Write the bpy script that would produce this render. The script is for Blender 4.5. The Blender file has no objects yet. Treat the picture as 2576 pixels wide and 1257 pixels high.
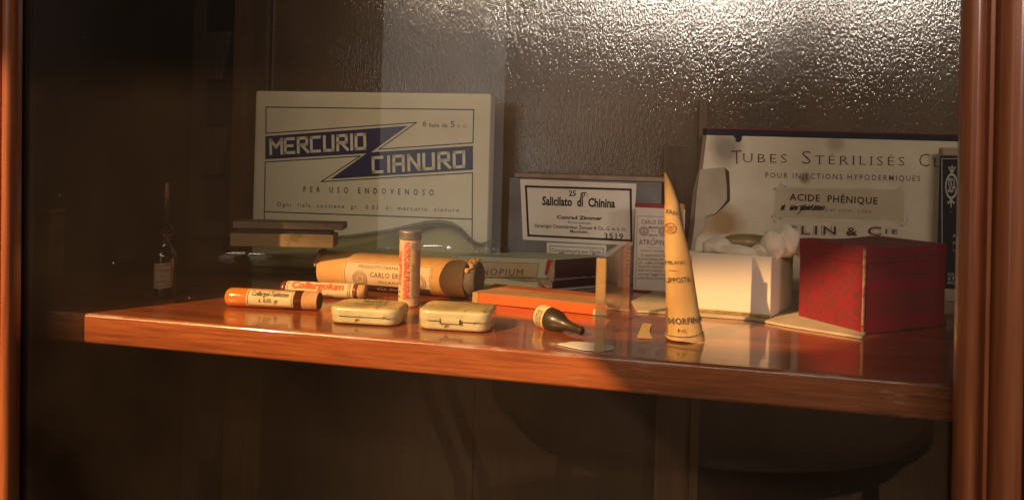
import bpy, bmesh, math, random
from math import sin, cos, tan, pi, radians, sqrt, atan2
from mathutils import Vector, Matrix, noise
random.seed(7)

# ------------------------------------------------------------------ camera, lights, exposure
sc = bpy.context.scene
col = sc.collection
PSI, CAMD, CAMH, ROLL = 0.212, 0.424, 0.11, 0.027
FPX, CX, YH, PW, PH = 1874.0, 1288.0, 400.0, 2576.0, 1257.0
CAM = Vector((0, -CAMD, CAMH))
_f = Vector((-sin(PSI), cos(PSI), 0)); _r0 = Vector((cos(PSI), sin(PSI), 0)); _u0 = Vector((0, 0, 1))
_r = _r0 * cos(ROLL) + _u0 * sin(ROLL); _u = _u0 * cos(ROLL) - _r0 * sin(ROLL)
cd = bpy.data.cameras.new('camera'); cam = bpy.data.objects.new('camera', cd); col.objects.link(cam)
cd.sensor_width = 36; cd.lens = 36 * FPX / PW; cd.shift_y = -(PH / 2 - YH) / PW
cd.clip_start = 0.01; cd.clip_end = 50
M = Matrix((( _r.x, _u.x, -_f.x, CAM.x), (_r.y, _u.y, -_f.y, CAM.y), (_r.z, _u.z, -_f.z, CAM.z), (0, 0, 0, 1)))
cam.matrix_world = M
cd.dof.use_dof = True; cd.dof.focus_distance = 0.60; cd.dof.aperture_fstop = 14.0
sc.camera = cam

w = bpy.data.worlds.new('World'); sc.world = w; w.use_nodes = True
w.node_tree.nodes['Background'].inputs[0].default_value = (1.0, 0.72, 0.5, 1)
w.node_tree.nodes['Background'].inputs[1].default_value = 0.03

SUNDIR = Vector((-0.59 * cos(radians(31)), -0.807 * cos(radians(31)), sin(radians(31)))).normalized()
sl = bpy.data.lights.new('low_sun_lamp', 'SPOT'); sl.energy = 3300; sl.color = (1.0, 0.58, 0.25)
sl.spot_size = radians(16); sl.spot_blend = 0.15; sl.shadow_soft_size = 0.022
so = bpy.data.objects.new('low_sun_lamp', sl); col.objects.link(so)
so.location = Vector((-0.1, 0.1, 0.0)) + SUNDIR * 6
so.rotation_euler = (-SUNDIR).to_track_quat('-Z', 'Y').to_euler()

wl = bpy.data.lights.new('window_lamp', 'AREA'); wl.shape = 'RECTANGLE'; wl.size = 1.45; wl.size_y = 0.06; wl.spread = radians(56)
wl.energy = 1.1; wl.color = (1.0, 0.87, 0.74)
wo = bpy.data.objects.new('window_lamp', wl); col.objects.link(wo)
wo.location = (0.50, -1.25, 0.68); wo.rotation_euler = (Vector((0.42, 0.3, 0.26)) - wo.location).to_track_quat('-Z', 'Y').to_euler()

kl = bpy.data.lights.new('soft_window_lamp', 'AREA'); kl.shape = 'RECTANGLE'; kl.size = 0.6; kl.size_y = 0.25; kl.energy = 6.2; kl.color = (1.0, 0.80, 0.58)
ko = bpy.data.objects.new('soft_window_lamp', kl); col.objects.link(ko); ko.location = (-0.72, -1.25, 0.84)
ko.rotation_euler = (Vector((0.0, 0.15, 0.05)) - ko.location).to_track_quat('-Z', 'Y').to_euler()
pl_ = bpy.data.lights.new('side_window_lamp', 'AREA'); pl_.shape = 'RECTANGLE'; pl_.size = 0.25; pl_.size_y = 0.7; pl_.energy = 0.11; pl_.color = (1.0, 0.88, 0.84); pl_.spread = radians(15)
po = bpy.data.objects.new('side_window_lamp', pl_); col.objects.link(po); po.location = (1.0, -0.9, 0.45)
po.rotation_euler = (Vector((0.16, -0.04, 0.12)) - po.location).to_track_quat('-Z', 'Y').to_euler()
dl = bpy.data.lights.new('dim_window_lamp', 'AREA'); dl.shape = 'RECTANGLE'; dl.size = 0.30; dl.size_y = 0.60
dl.energy = 0.32; dl.color = (1.0, 0.90, 0.80)
do = bpy.data.objects.new('dim_window_lamp', dl); col.objects.link(do); do.location = (-0.53, -1.295, 0.19); do.rotation_euler = (radians(90), 0, 0)
rl = bpy.data.lights.new('added_room_fill', 'SPOT'); rl.spot_size = radians(85); rl.spot_blend = .5; rl.shadow_soft_size = .2; rl.energy = 170; rl.color = (1.0, 0.72, 0.45)
ro = bpy.data.objects.new('added_room_fill', rl); col.objects.link(ro); ro.location = (0.5, -2.9, 1.3); ro.rotation_euler = (0, 0, 0)  # added fill over the mirrored floor and chair; no such lamp is seen
sc.view_settings.view_transform = 'Standard'; sc.view_settings.look = 'None'
sc.view_settings.exposure = 0.18; sc.view_settings.gamma = 1
sc.render.engine = 'CYCLES'
sc.cycles.use_denoising = True; sc.cycles.use_light_tree = False; sc.cycles.use_adaptive_sampling = False; sc.cycles.max_bounces = 10; sc.cycles.transparent_max_bounces = 24
sc.cycles.sample_clamp_indirect = 4.0
sc.cycles.caustics_reflective = False; sc.cycles.caustics_refractive = False

# ------------------------------------------------------------------ sight lines: where a seen point stands in the cabinet
def ray(px, py): return _f + _r * ((px - CX) / FPX) + _u * ((YH - py) / FPX)
def S(px, py, z=0.0):                      # point of the horizontal plane z
    d = ray(px, py); return CAM + d * ((z - CAM.z) / d.z)
def onY(px, py, y):                        # point of the upright plane y
    d = ray(px, py); return CAM + d * ((y - CAM.y) / d.y)
def proj(p):
    v = Vector(p) - CAM; k = v.dot(_f)
    return CX + FPX * v.dot(_r) / k, YH - FPX * v.dot(_u) / k
def ZH(P, py):                             # height over P that is seen at row py
    lo, hi = -0.4, 0.7
    for _ in range(50):
        m = (lo + hi) / 2
        if proj((P[0], P[1], m))[1] > py: lo = m
        else: hi = m
    return (lo + hi) / 2
def reach(P, ang, px):                     # length along direction ang from P whose end is seen at column px
    d = Vector((cos(ang), sin(ang), 0)); t = proj(P)[0] < px
    lo, hi = 0.0, 0.6
    s0 = proj(P)[0]
    for _ in range(50):
        m = (lo + hi) / 2; x = proj(Vector(P) + d * m)[0]
        if (x < px) == (s0 < px): lo = m
        else: hi = m
    return lo
K = 2576.0 / 4032.0
def crop(ox, oy, s): return lambda x, y: ((ox + x / s) * K, (oy + y / s) * K)
cA = crop(850, 850, 2.24); cB = crop(900, 300, 1.934); cC = crop(1900, 600, 2.514); cD = crop(2600, 400, 1.796)
cE = crop(1800, 950, 2.0945); cF = crop(2550, 650, 1.6767); cG = crop(2700, 850, 2.794); cH = crop(3600, 550, 1.795)
cI = crop(2000, 1000, 4.189); cJ = crop(1500, 820, 3.808)

# ------------------------------------------------------------------ materials
MATS = {}
def nodes(name):
    m = bpy.data.materials.new(name); m.use_nodes = True; nt = m.node_tree
    return m, nt, nt.nodes, nt.links, nt.nodes['Principled BSDF']
def surface(name, c1, c2=None, rough=0.6, scale=40, stretch=(1, 1, 1), bump=0.0, bscale=None, metal=0.0, spec=0.4,
            coat=0.0, coat_rough=0.1, lo=0.35, hi=0.65, spots=None, spot_scale=30, spot_at=0.62, rvar=0.0, detail=6, sheen=0.0, sss=0.0):
    if name in MATS: return MATS[name]
    m, nt, N, L, P = nodes(name)
    tc = N.new('ShaderNodeTexCoord'); mp = N.new('ShaderNodeMapping'); mp.inputs['Scale'].default_value = stretch
    L.new(tc.outputs['Object'], mp.inputs['Vector'])
    nz = N.new('ShaderNodeTexNoise'); nz.inputs['Scale'].default_value = scale; nz.inputs['Detail'].default_value = detail
    L.new(mp.outputs[0], nz.inputs['Vector'])
    cr = N.new('ShaderNodeValToRGB'); cr.color_ramp.elements[0].position = lo; cr.color_ramp.elements[1].position = hi
    c2 = c2 or tuple(x * 0.8 for x in c1)
    cr.color_ramp.elements[0].color = (*c2, 1); cr.color_ramp.elements[1].color = (*c1, 1)
    L.new(nz.outputs[0], cr.inputs[0]); out = cr.outputs[0]
    if spots:
        n2 = N.new('ShaderNodeTexNoise'); n2.inputs['Scale'].default_value = spot_scale; n2.inputs['Detail'].default_value = 8
        n2.inputs['Roughness'].default_value = 0.7
        L.new(tc.outputs['Object'], n2.inputs['Vector'])
        r2 = N.new('ShaderNodeValToRGB'); r2.color_ramp.elements[0].position = spot_at; r2.color_ramp.elements[1].position = spot_at + 0.05
        L.new(n2.outputs[0], r2.inputs[0])
        mx = N.new('ShaderNodeMixRGB'); mx.inputs[2].default_value = (*spots, 1)
        L.new(r2.outputs[0], mx.inputs[0]); L.new(out, mx.inputs[1]); out = mx.outputs[0]
    L.new(out, P.inputs['Base Color'])
    P.inputs['Roughness'].default_value = rough; P.inputs['Metallic'].default_value = metal
    P.inputs['Specular IOR Level'].default_value = spec
    P.inputs['Coat Weight'].default_value = coat; P.inputs['Coat Roughness'].default_value = coat_rough
    P.inputs['Sheen Weight'].default_value = sheen
    if sss: P.inputs['Subsurface Weight'].default_value = sss; P.inputs['Subsurface Radius'].default_value = (0.004, 0.003, 0.002)
    if rvar:
        mr = N.new('ShaderNodeMapRange'); mr.inputs['To Min'].default_value = rough - rvar; mr.inputs['To Max'].default_value = rough + rvar
        L.new(nz.outputs[0], mr.inputs[0]); L.new(mr.outputs[0], P.inputs['Roughness'])
    if bump:
        nb = N.new('ShaderNodeTexNoise'); nb.inputs['Scale'].default_value = bscale or scale * 3; nb.inputs['Detail'].default_value = 4
        L.new(mp.outputs[0], nb.inputs['Vector'])
        b = N.new('ShaderNodeBump'); b.inputs['Strength'].default_value = bump; b.inputs['Distance'].default_value = 0.001
        L.new(nb.outputs[0], b.inputs['Height']); L.new(b.outputs[0], P.inputs['Normal'])
        if coat: L.new(b.outputs[0], P.inputs['Coat Normal'])
    MATS[name] = m; return m
def ink(name, c): return surface('ink_' + name, c, tuple(min(1, x * 1.5 + .01) for x in c), rough=0.7, scale=900, spec=0.2)
def wood(name, c1, c2, c3, scale=18, stretch=(0.12, 1.6, 1.6), rough=0.3, coat=0.5, coat_rough=0.12, bump=0.15, fine=260):
    if name in MATS: return MATS[name]
    m, nt, N, L, P = nodes(name)
    tc = N.new('ShaderNodeTexCoord'); mp = N.new('ShaderNodeMapping'); mp.inputs['Scale'].default_value = stretch
    L.new(tc.outputs['Object'], mp.inputs['Vector'])
    a = N.new('ShaderNodeTexNoise'); a.inputs['Scale'].default_value = scale; a.inputs['Detail'].default_value = 8; a.inputs['Distortion'].default_value = 0.6
    f = N.new('ShaderNodeTexNoise'); f.inputs['Scale'].default_value = fine; f.inputs['Detail'].default_value = 3
    L.new(mp.outputs[0], a.inputs['Vector']); L.new(mp.outputs[0], f.inputs['Vector'])
    mixv = N.new('ShaderNodeMath'); mixv.operation = 'MULTIPLY_ADD'; mixv.inputs[1].default_value = 0.45
    L.new(f.outputs[0], mixv.inputs[0])
    half = N.new('ShaderNodeMath'); half.operation = 'MULTIPLY'; half.inputs[1].default_value = 0.55
    L.new(a.outputs[0], half.inputs[0]); L.new(half.outputs[0], mixv.inputs[2])
    cr = N.new('ShaderNodeValToRGB'); e = cr.color_ramp.elements
    e[0].position = 0.36; e[0].color = (*c2, 1); e[1].position = 0.64; e[1].color = (*c3, 1)
    x = e.new(0.5); x.color = (*c1, 1)
    L.new(mixv.outputs[0], cr.inputs[0]); L.new(cr.outputs[0], P.inputs['Base Color'])
    P.inputs['Roughness'].default_value = rough; P.inputs['Coat Weight'].default_value = coat; P.inputs['Coat Roughness'].default_value = coat_rough
    b = N.new('ShaderNodeBump'); b.inputs['Strength'].default_value = bump; b.inputs['Distance'].default_value = 0.0006
    L.new(f.outputs[0], b.inputs['Height']); L.new(b.outputs[0], P.inputs['Normal'])
    MATS[name] = m; return m
def clear_glass(name, tint=(0.97, 0.98, 0.97), edge=(0.25, 0.3, 0.22), ior=1.5, edge_pow=0.0, rough=0.0, dust=0.0):
    """thin clear glass: see-through, mirror-like towards grazing angles, darker where it is seen edge-on"""
    if name in MATS: return MATS[name]
    m, nt, N, L, P = nodes(name); N.remove(P)
    out = [n for n in N if n.type == 'OUTPUT_MATERIAL'][0]
    tr = N.new('ShaderNodeBsdfTransparent'); gl = N.new('ShaderNodeBsdfGlossy'); gl.inputs['Roughness'].default_value = rough
    # mirror share by Schlick's rule, the same from either side of the thin wall
    ge = N.new('ShaderNodeNewGeometry'); dt = N.new('ShaderNodeVectorMath'); dt.operation = 'DOT_PRODUCT'
    L.new(ge.outputs['Normal'], dt.inputs[0]); L.new(ge.outputs['Incoming'], dt.inputs[1])
    ab = N.new('ShaderNodeMath'); ab.operation = 'ABSOLUTE'; L.new(dt.outputs['Value'], ab.inputs[0])
    iv = N.new('ShaderNodeMath'); iv.operation = 'SUBTRACT'; iv.inputs[0].default_value = 1.0; L.new(ab.outputs[0], iv.inputs[1])
    p5 = N.new('ShaderNodeMath'); p5.operation = 'POWER'; p5.inputs[1].default_value = 5.0; L.new(iv.outputs[0], p5.inputs[0])
    f0 = ((ior - 1) / (ior + 1)) ** 2
    fr = N.new('ShaderNodeMath'); fr.operation = 'MULTIPLY_ADD'; fr.inputs[1].default_value = 1 - f0; fr.inputs[2].default_value = f0; L.new(p5.outputs[0], fr.inputs[0])
    mx = N.new('ShaderNodeMixShader')
    if edge_pow:
        pw = N.new('ShaderNodeMath'); pw.operation = 'POWER'; pw.inputs[1].default_value = edge_pow
        L.new(iv.outputs[0], pw.inputs[0])
        mc = N.new('ShaderNodeMixRGB'); mc.inputs[1].default_value = (*tint, 1); mc.inputs[2].default_value = (*edge, 1)
        L.new(pw.outputs[0], mc.inputs[0]); L.new(mc.outputs[0], tr.inputs['Color'])
    else: tr.inputs['Color'].default_value = (*tint, 1)
    L.new(fr.outputs[0], mx.inputs[0]); L.new(tr.outputs[0], mx.inputs[1]); L.new(gl.outputs[0], mx.inputs[2])
    res = mx.outputs[0]
    if dust:
        vt = N.new('ShaderNodeTexCoord'); vn = N.new('ShaderNodeTexNoise'); vn.inputs['Scale'].default_value = 6; vn.inputs['Detail'].default_value = 7; L.new(vt.outputs['Object'], vn.inputs['Vector'])
        vr = N.new('ShaderNodeMapRange'); vr.inputs['From Min'].default_value = .3; vr.inputs['From Max'].default_value = .75; vr.inputs['To Min'].default_value = .001; vr.inputs['To Max'].default_value = .0095; L.new(vn.outputs[0], vr.inputs[0])
        vd = N.new('ShaderNodeBsdfDiffuse'); vd.inputs['Color'].default_value = (0.75, 0.56, 0.45, 1); vm = N.new('ShaderNodeMixShader')
        L.new(vr.outputs[0], vm.inputs[0]); L.new(res, vm.inputs[1]); L.new(vd.outputs[0], vm.inputs[2]); res = vm.outputs[0]
        tc = N.new('ShaderNodeTexCoord'); vo = N.new('ShaderNodeTexVoronoi'); vo.inputs['Scale'].default_value = 75
        L.new(tc.outputs['Object'], vo.inputs['Vector'])
        lt = N.new('ShaderNodeMath'); lt.operation = 'LESS_THAN'; lt.inputs[1].default_value = 0.03
        L.new(vo.outputs['Distance'], lt.inputs[0])
        sp = N.new('ShaderNodeSeparateColor'); L.new(vo.outputs['Color'], sp.inputs[0])
        g2 = N.new('ShaderNodeMath'); g2.operation = 'GREATER_THAN'; g2.inputs[1].default_value = 0.88; L.new(sp.outputs[0], g2.inputs[0])
        ml = N.new('ShaderNodeMath'); ml.operation = 'MULTIPLY'; L.new(lt.outputs[0], ml.inputs[0]); L.new(g2.outputs[0], ml.inputs[1])
        m3 = N.new('ShaderNodeMath'); m3.operation = 'MULTIPLY'; m3.inputs[1].default_value = dust; L.new(ml.outputs[0], m3.inputs[0])
        df = N.new('ShaderNodeBsdfDiffuse'); df.inputs['Color'].default_value = (0.8, 0.78, 0.74, 1)
        m2 = N.new('ShaderNodeMixShader'); L.new(m3.outputs[0], m2.inputs[0]); L.new(res, m2.inputs[1]); L.new(df.outputs[0], m2.inputs[2]); res = m2.outputs[0]
    L.new(res, out.inputs['Surface']); MATS[name] = m; return m

MAHOG = wood('mahogany', (0.26, 0.066, 0.016), (0.13, 0.030, 0.008), (0.39, 0.108, 0.028), scale=48, stretch=(.07, 1.6, 1.6), fine=420, rough=0.34, coat=1.0, coat_rough=0.05)
STILE = wood('stile_wood', (0.30, 0.092, 0.034), (0.22, 0.060, 0.022), (0.36, 0.118, 0.044), scale=40, stretch=(1.6, 1.6, 0.08), rough=0.32, coat=1.0, coat_rough=0.12)
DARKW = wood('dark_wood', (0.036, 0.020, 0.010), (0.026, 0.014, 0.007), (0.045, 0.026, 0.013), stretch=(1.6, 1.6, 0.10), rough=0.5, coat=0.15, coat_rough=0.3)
POSTW = wood('post_wood', (0.105, 0.055, 0.024), (0.07, 0.036, 0.016), (0.13, 0.07, 0.032), stretch=(1.6, 1.6, 0.10), rough=0.5, coat=0.15, coat_rough=0.3)
BLACK = surface('recess_shade', (0.012, 0.009, 0.007), rough=0.8)  # near-black set where shade falls in the rack notches and glazing rebate

# ------------------------------------------------------------------ mesh helpers
def mesh_obj(name, bm, mat, parent=None, smooth=False, loc=None, rotz=0.0):
    me = bpy.data.meshes.new(name); bm.normal_update(); bm.to_mesh(me); bm.free()
    for mm in (mat if isinstance(mat, (list, tuple)) else [mat]): me.materials.append(mm)
    if smooth:
        for p in me.polygons: p.use_smooth = True
    o = bpy.data.objects.new(name, me); col.objects.link(o)
    if parent: o.parent = parent
    if loc is not None: o.location = loc; o.rotation_euler = (0, 0, rotz)
    return o
def tag(o, label, cat, group=None, kind=None):
    if label: o['label'] = label
    if cat: o['category'] = cat
    if group: o['group'] = group
    if kind: o['kind'] = kind
    return o
def thing(name, label, cat, loc, rotz=0.0, group=None):
    o = bpy.data.objects.new(name, None); o.empty_display_size = 0.01; col.objects.link(o)
    o.location = loc; o.rotation_euler = (0, 0, rotz)
    return tag(o, label, cat, group)
def add_prism(bm, poly, z0, z1, bev=0.0, axis='z'):
    """plan polygon (anticlockwise) lifted from z0 to z1"""
    b = bmesh.new()
    f = lambda p, z: (p[0], p[1], z) if axis == 'z' else (p[0], z, p[1])
    lo = [b.verts.new(f(p, z0)) for p in poly]; hi = [b.verts.new(f(p, z1)) for p in poly]
    n = len(poly); b.faces.new(lo[::-1]); b.faces.new(hi)
    for i in range(n): b.faces.new((lo[i], lo[(i + 1) % n], hi[(i + 1) % n], hi[i]))
    bmesh.ops.recalc_face_normals(b, faces=b.faces)
    if bev: bmesh.ops.bevel(b, geom=list(b.edges), offset=bev, segments=2, affect='EDGES', profile=0.6)
    join(bm, b)
def join(bm, b):
    me = bpy.data.meshes.new('tmp'); b.to_mesh(me); b.free(); bm.from_mesh(me); bpy.data.meshes.remove(me)
def add_box(bm, x0, x1, y0, y1, z0, z1, bev=0.0):
    add_prism(bm, [(x0, y0), (x1, y0), (x1, y1), (x0, y1)], z0, z1, bev)
def add_lathe(bm, prof, seg=40, axis='x', origin=(0, 0, 0), caps=True, wob=None):
    """prof: (station, radius) list turned about an axis"""
    o = Vector(origin); rings = []
    for s, r in prof:
        ring = []
        for i in range(seg):
            a = 2 * pi * i / seg; rr = r * (1 + (wob(s, a) if wob else 0))
            p = Vector((s, rr * cos(a), rr * sin(a))) if axis == 'x' else Vector((rr * cos(a), rr * sin(a), s))
            ring.append(bm.verts.new(p + o))
        rings.append(ring)
    for a, b in zip(rings, rings[1:]):
        for i in range(seg): bm.faces.new((a[i], a[(i + 1) % seg], b[(i + 1) % seg], b[i]))
    if caps: bm.faces.new(rings[0][::-1]); bm.faces.new(rings[-1])
    bmesh.ops.recalc_face_normals(bm, faces=bm.faces)
def rough_up(bm, amt, scale, seed=0.0, cuts=0):
    for v in bm.verts:
        n = noise.noise_vector(v.co * scale + Vector((seed, seed * 2, 0)))
        v.co += n * amt
def subdiv(bm, cuts):
    bmesh.ops.subdivide_edges(bm, edges=list(bm.edges), cuts=cuts, use_grid_fill=True)

# ------------------------------------------------------------------ printing surfaces: flat, lying round, standing round
class Flat:
    def __init__(s, O, ang): s.O = Vector(O); s.ex = Vector((cos(ang), sin(ang), 0)); s.n = Vector((-sin(ang), cos(ang), 0))
    def uv(s, px, py):
        d = ray(px, py); t = (s.O - CAM).dot(s.n) / d.dot(s.n); p = CAM + d * t - s.O
        return Vector((p.dot(s.ex), p.z))
    def pt(s, u, v, off): return Vector((u, -off, v))
    curved = False
class RoundX:
    """cylinder lying along local x, touching z=0"""
    def __init__(s, O, ang, r): s.O = Vector(O); s.R = Matrix.Rotation(-ang, 3, 'Z'); s.r = r
    def uv(s, px, py):
        o = s.R @ (CAM - s.O); d = s.R @ ray(px, py); o = o - Vector((0, 0, s.r))
        a = d.y ** 2 + d.z ** 2; b = o.y * d.y + o.z * d.z; c = o.y ** 2 + o.z ** 2 - s.r ** 2
        D = b * b - a * c; t = (-b - sqrt(max(D, 0))) / a; p = o + d * t
        return Vector((p.x, atan2(p.z, -p.y) * s.r))
    def pt(s, u, v, off): a = v / s.r; r = s.r + off; return Vector((u, -r * cos(a), s.r + r * sin(a)))
    curved = True
class RoundZ:
    def __init__(s, O, r): s.O = Vector(O); s.r = r
    def uv(s, px, py):
        o = CAM - s.O; d = ray(px, py); a = d.x ** 2 + d.y ** 2; b = o.x * d.x + o.y * d.y; c = o.x ** 2 + o.y ** 2 - s.r ** 2
        t = (-b - sqrt(max(b * b - a * c, 0))) / a; p = o + d * t
        return Vector((atan2(p.x, -p.y) * s.r, p.z))
    def pt(s, u, v, off): a = u / s.r; r = s.r + off; return Vector((r * sin(a), -r * cos(a), v))
    curved = True
def add_patch(bm, sf, quad, off, n=1):
    """sheet through four uv corners (bl, br, tr, tl)"""
    n = max(n, 14 if sf.curved else 1); a, b, c, d = [Vector(q) for q in quad]; g = []
    for j in range(n + 1):
        row = []
        for i in range(n + 1):
            s, t = i / n, j / n; p = (a * (1 - s) + b * s) * (1 - t) + (d * (1 - s) + c * s) * t
            row.append(bm.verts.new(sf.pt(p.x, p.y, off)))
        g.append(row)
    for j in range(n):
        for i in range(n): bm.faces.new((g[j][i], g[j][i + 1], g[j + 1][i + 1], g[j + 1][i]))
def add_poly(bm, sf, pts, off):
    f = bm.faces.new([bm.verts.new(sf.pt(p[0], p[1], off)) for p in pts]); f.normal_update()
    if not sf.curved: bmesh.ops.triangulate(bm, faces=[f])
def add_line(bm, sf, p, q, t, off):
    p, q = Vector(p), Vector(q); e = (q - p).normalized(); m = Vector((-e.y, e.x)) * t / 2; n = 12 if sf.curved else 1
    prev = None
    for i in range(n + 1):
        c = p + (q - p) * i / n; pr = (bm.verts.new(sf.pt(*(c - m), off)), bm.verts.new(sf.pt(*(c + m), off)))
        if prev: bm.faces.new((prev[0], pr[0], pr[1], prev[1]))
        prev = pr
def add_path(bm, sf, pts, t, off, close=False):
    pts = list(pts) + ([pts[0]] if close else [])
    for a, b in zip(pts, pts[1:]):
        e = (Vector(b) - Vector(a)).normalized() * t / 2
        add_line(bm, sf, Vector(a) - e, Vector(b) + e, t, off)
def add_ring(bm, sf, c, r0, r1, off, n=28, ry=1.0):
    c = Vector(c); vs = []
    for i in range(n):
        a = 2 * pi * i / n; d = Vector((cos(a), sin(a) * ry))
        vs.append((bm.verts.new(sf.pt(*(c + d * r0), off)), bm.verts.new(sf.pt(*(c + d * r1), off))))
    for i in range(n):
        A, B = vs[i], vs[(i + 1) % n]; bm.faces.new((A[0], A[1], B[1], B[0]))
TC = {}
def glyphs(body, bold=0.0, space=1.0, shear=0.0):
    k = (body, bold, space, shear)
    if k not in TC:
        c = bpy.data.curves.new('t', 'FONT'); c.body = body; c.size = 1; c.resolution_u = 2; c.space_character = space; c.shear = shear
        c.offset = bold; c.fill_mode = 'FRONT'
        o = bpy.data.objects.new('t', c); col.objects.link(o)
        dg = bpy.context.evaluated_depsgraph_get(); dg.update(); e = o.evaluated_get(dg); me = e.to_mesh()
        TC[k] = ([tuple(v.co[:2]) for v in me.vertices], [tuple(p.vertices) for p in me.polygons])
        e.to_mesh_clear(); bpy.data.objects.remove(o); bpy.data.curves.remove(c)
    return TC[k]
CAPH = None
def add_text(bm, sf, body, p, q, h, off, bold=0.0, space=1.0, shear=0.0, serif=False):
    """one line of print from baseline start p to baseline end q, capitals h tall"""
    global CAPH
    if CAPH is None: ys = [v[1] for v in glyphs('H')[0]]; CAPH = max(ys) - min(ys)
    V, Fc = glyphs(body, bold, space, shear)
    if not V: return
    p, q = Vector(p), Vector(q); e = (q - p); L = e.length; e = e / L; m = Vector((-e.y, e.x))
    x0 = min(v[0] for v in V); x1 = max(v[0] for v in V); kx = L / (x1 - x0); ky = h / CAPH
    b = bmesh.new(); vs = [b.verts.new((*(p + e * (v[0] - x0) * kx + m * v[1] * ky), 0)) for v in V]
    for f in Fc:
        try: b.faces.new([vs[i] for i in f])
        except ValueError: pass
    if sf.curved:
        for _ in range(4):
            ed = [x for x in b.edges if x.calc_length() > sf.r * 0.22]
            if not ed: break
            bmesh.ops.subdivide_edges(b, edges=ed, cuts=1); bmesh.ops.triangulate(b, faces=b.faces)
    if serif: add_serifs(b, V, Fc, p, e, m, x0, kx, ky)
    for v in b.verts: v.co = sf.pt(v.co.x, v.co.y, off)
    join(bm, b)
def add_serifs(b, V, Fc, p, e, m, x0, kx, ky):
    """small feet and heads on the straight stems of each letter"""
    t_ = .022; top = max(v[1] for v in glyphs('H')[0])
    for lev, sgn in ((0.0, 1), (top, -1)):
        xs = sorted(v[0] for v in V if abs(v[1] - lev) < .012); cl = []
        for x in xs:
            if cl and x - cl[-1][1] < .13: cl[-1][1] = x
            else: cl.append([x, x])
        for a, c in cl:
            if c - a < .03: continue
            if any(a - .12 < v[0] < c + .12 and sgn * (v[1] - lev) < -.004 and sgn * (v[1] - lev) > -.03 for v in V): continue
            x_0, x_1 = (a + c) / 2 - .115, (a + c) / 2 + .115
            if c - a > .25: continue
            q = [(x_0, lev), (x_1, lev), (x_1, lev + sgn * t_ * 1.4), (x_0, lev + sgn * t_ * 1.4)]
            b.faces.new([b.verts.new((*(p + e * (u - x0) * kx + m * v * ky), 0)) for u, v in q])
def facing(bm):
    for f in bm.faces: f.normal_update()
def printed(name, bm, mat, parent): return mesh_obj(name, bm, mat, parent)
def px_len(sf, a, b): return (sf.uv(*a) - sf.uv(*b)).length
STROKES = {  # squared poster capitals in a unit cell
 'M': [[(0, 0), (0, 1), (.5, .45), (1, 1), (1, 0)]], 'E': [[(.9, 1), (0, 1), (0, 0), (.9, 0)], [(0, .5), (.75, .5)]],
 'R': [[(0, 0), (0, 1), (.9, 1), (.9, .5), (0, .5)], [(.35, .5), (1, 0)]], 'C': [[(.85, 1), (0, 1), (0, 0), (.85, 0)]],
 'U': [[(0, 1), (0, 0), (.9, 0), (.9, 1)]], 'I': [[(0, 0), (0, 1)]], 'O': [[(0, 0), (0, 1), (.9, 1), (.9, 0), (0, 0)]],
 'A': [[(0, 0), (0, 1), (.9, 1), (.9, 0)], [(0, .45), (.9, .45)]], 'N': [[(0, 0), (0, 1), (.95, 0), (.95, 1)]]}
def add_strokes(bm, sf, word, bl, br, tl, t, off, gap=0.42):
    bl, br, tl = Vector(bl), Vector(br), Vector(tl); W = [0.12 if c == 'I' else (1.0 if c in 'M' else 0.85) for c in word]
    tot = sum(W) + gap * (len(word) - 1); e = (br - bl) / tot; up = tl - bl; x = 0
    for c, wd in zip(word, W):
        for s in STROKES[c]:
            ww = wd if c != 'I' else 0
            pts = [bl + e * (x + (.06 if c == 'I' else 0) + a * ww) + up * b for a, b in s]
            add_path(bm, sf, pts, t, off)
        x += wd + gap

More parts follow.
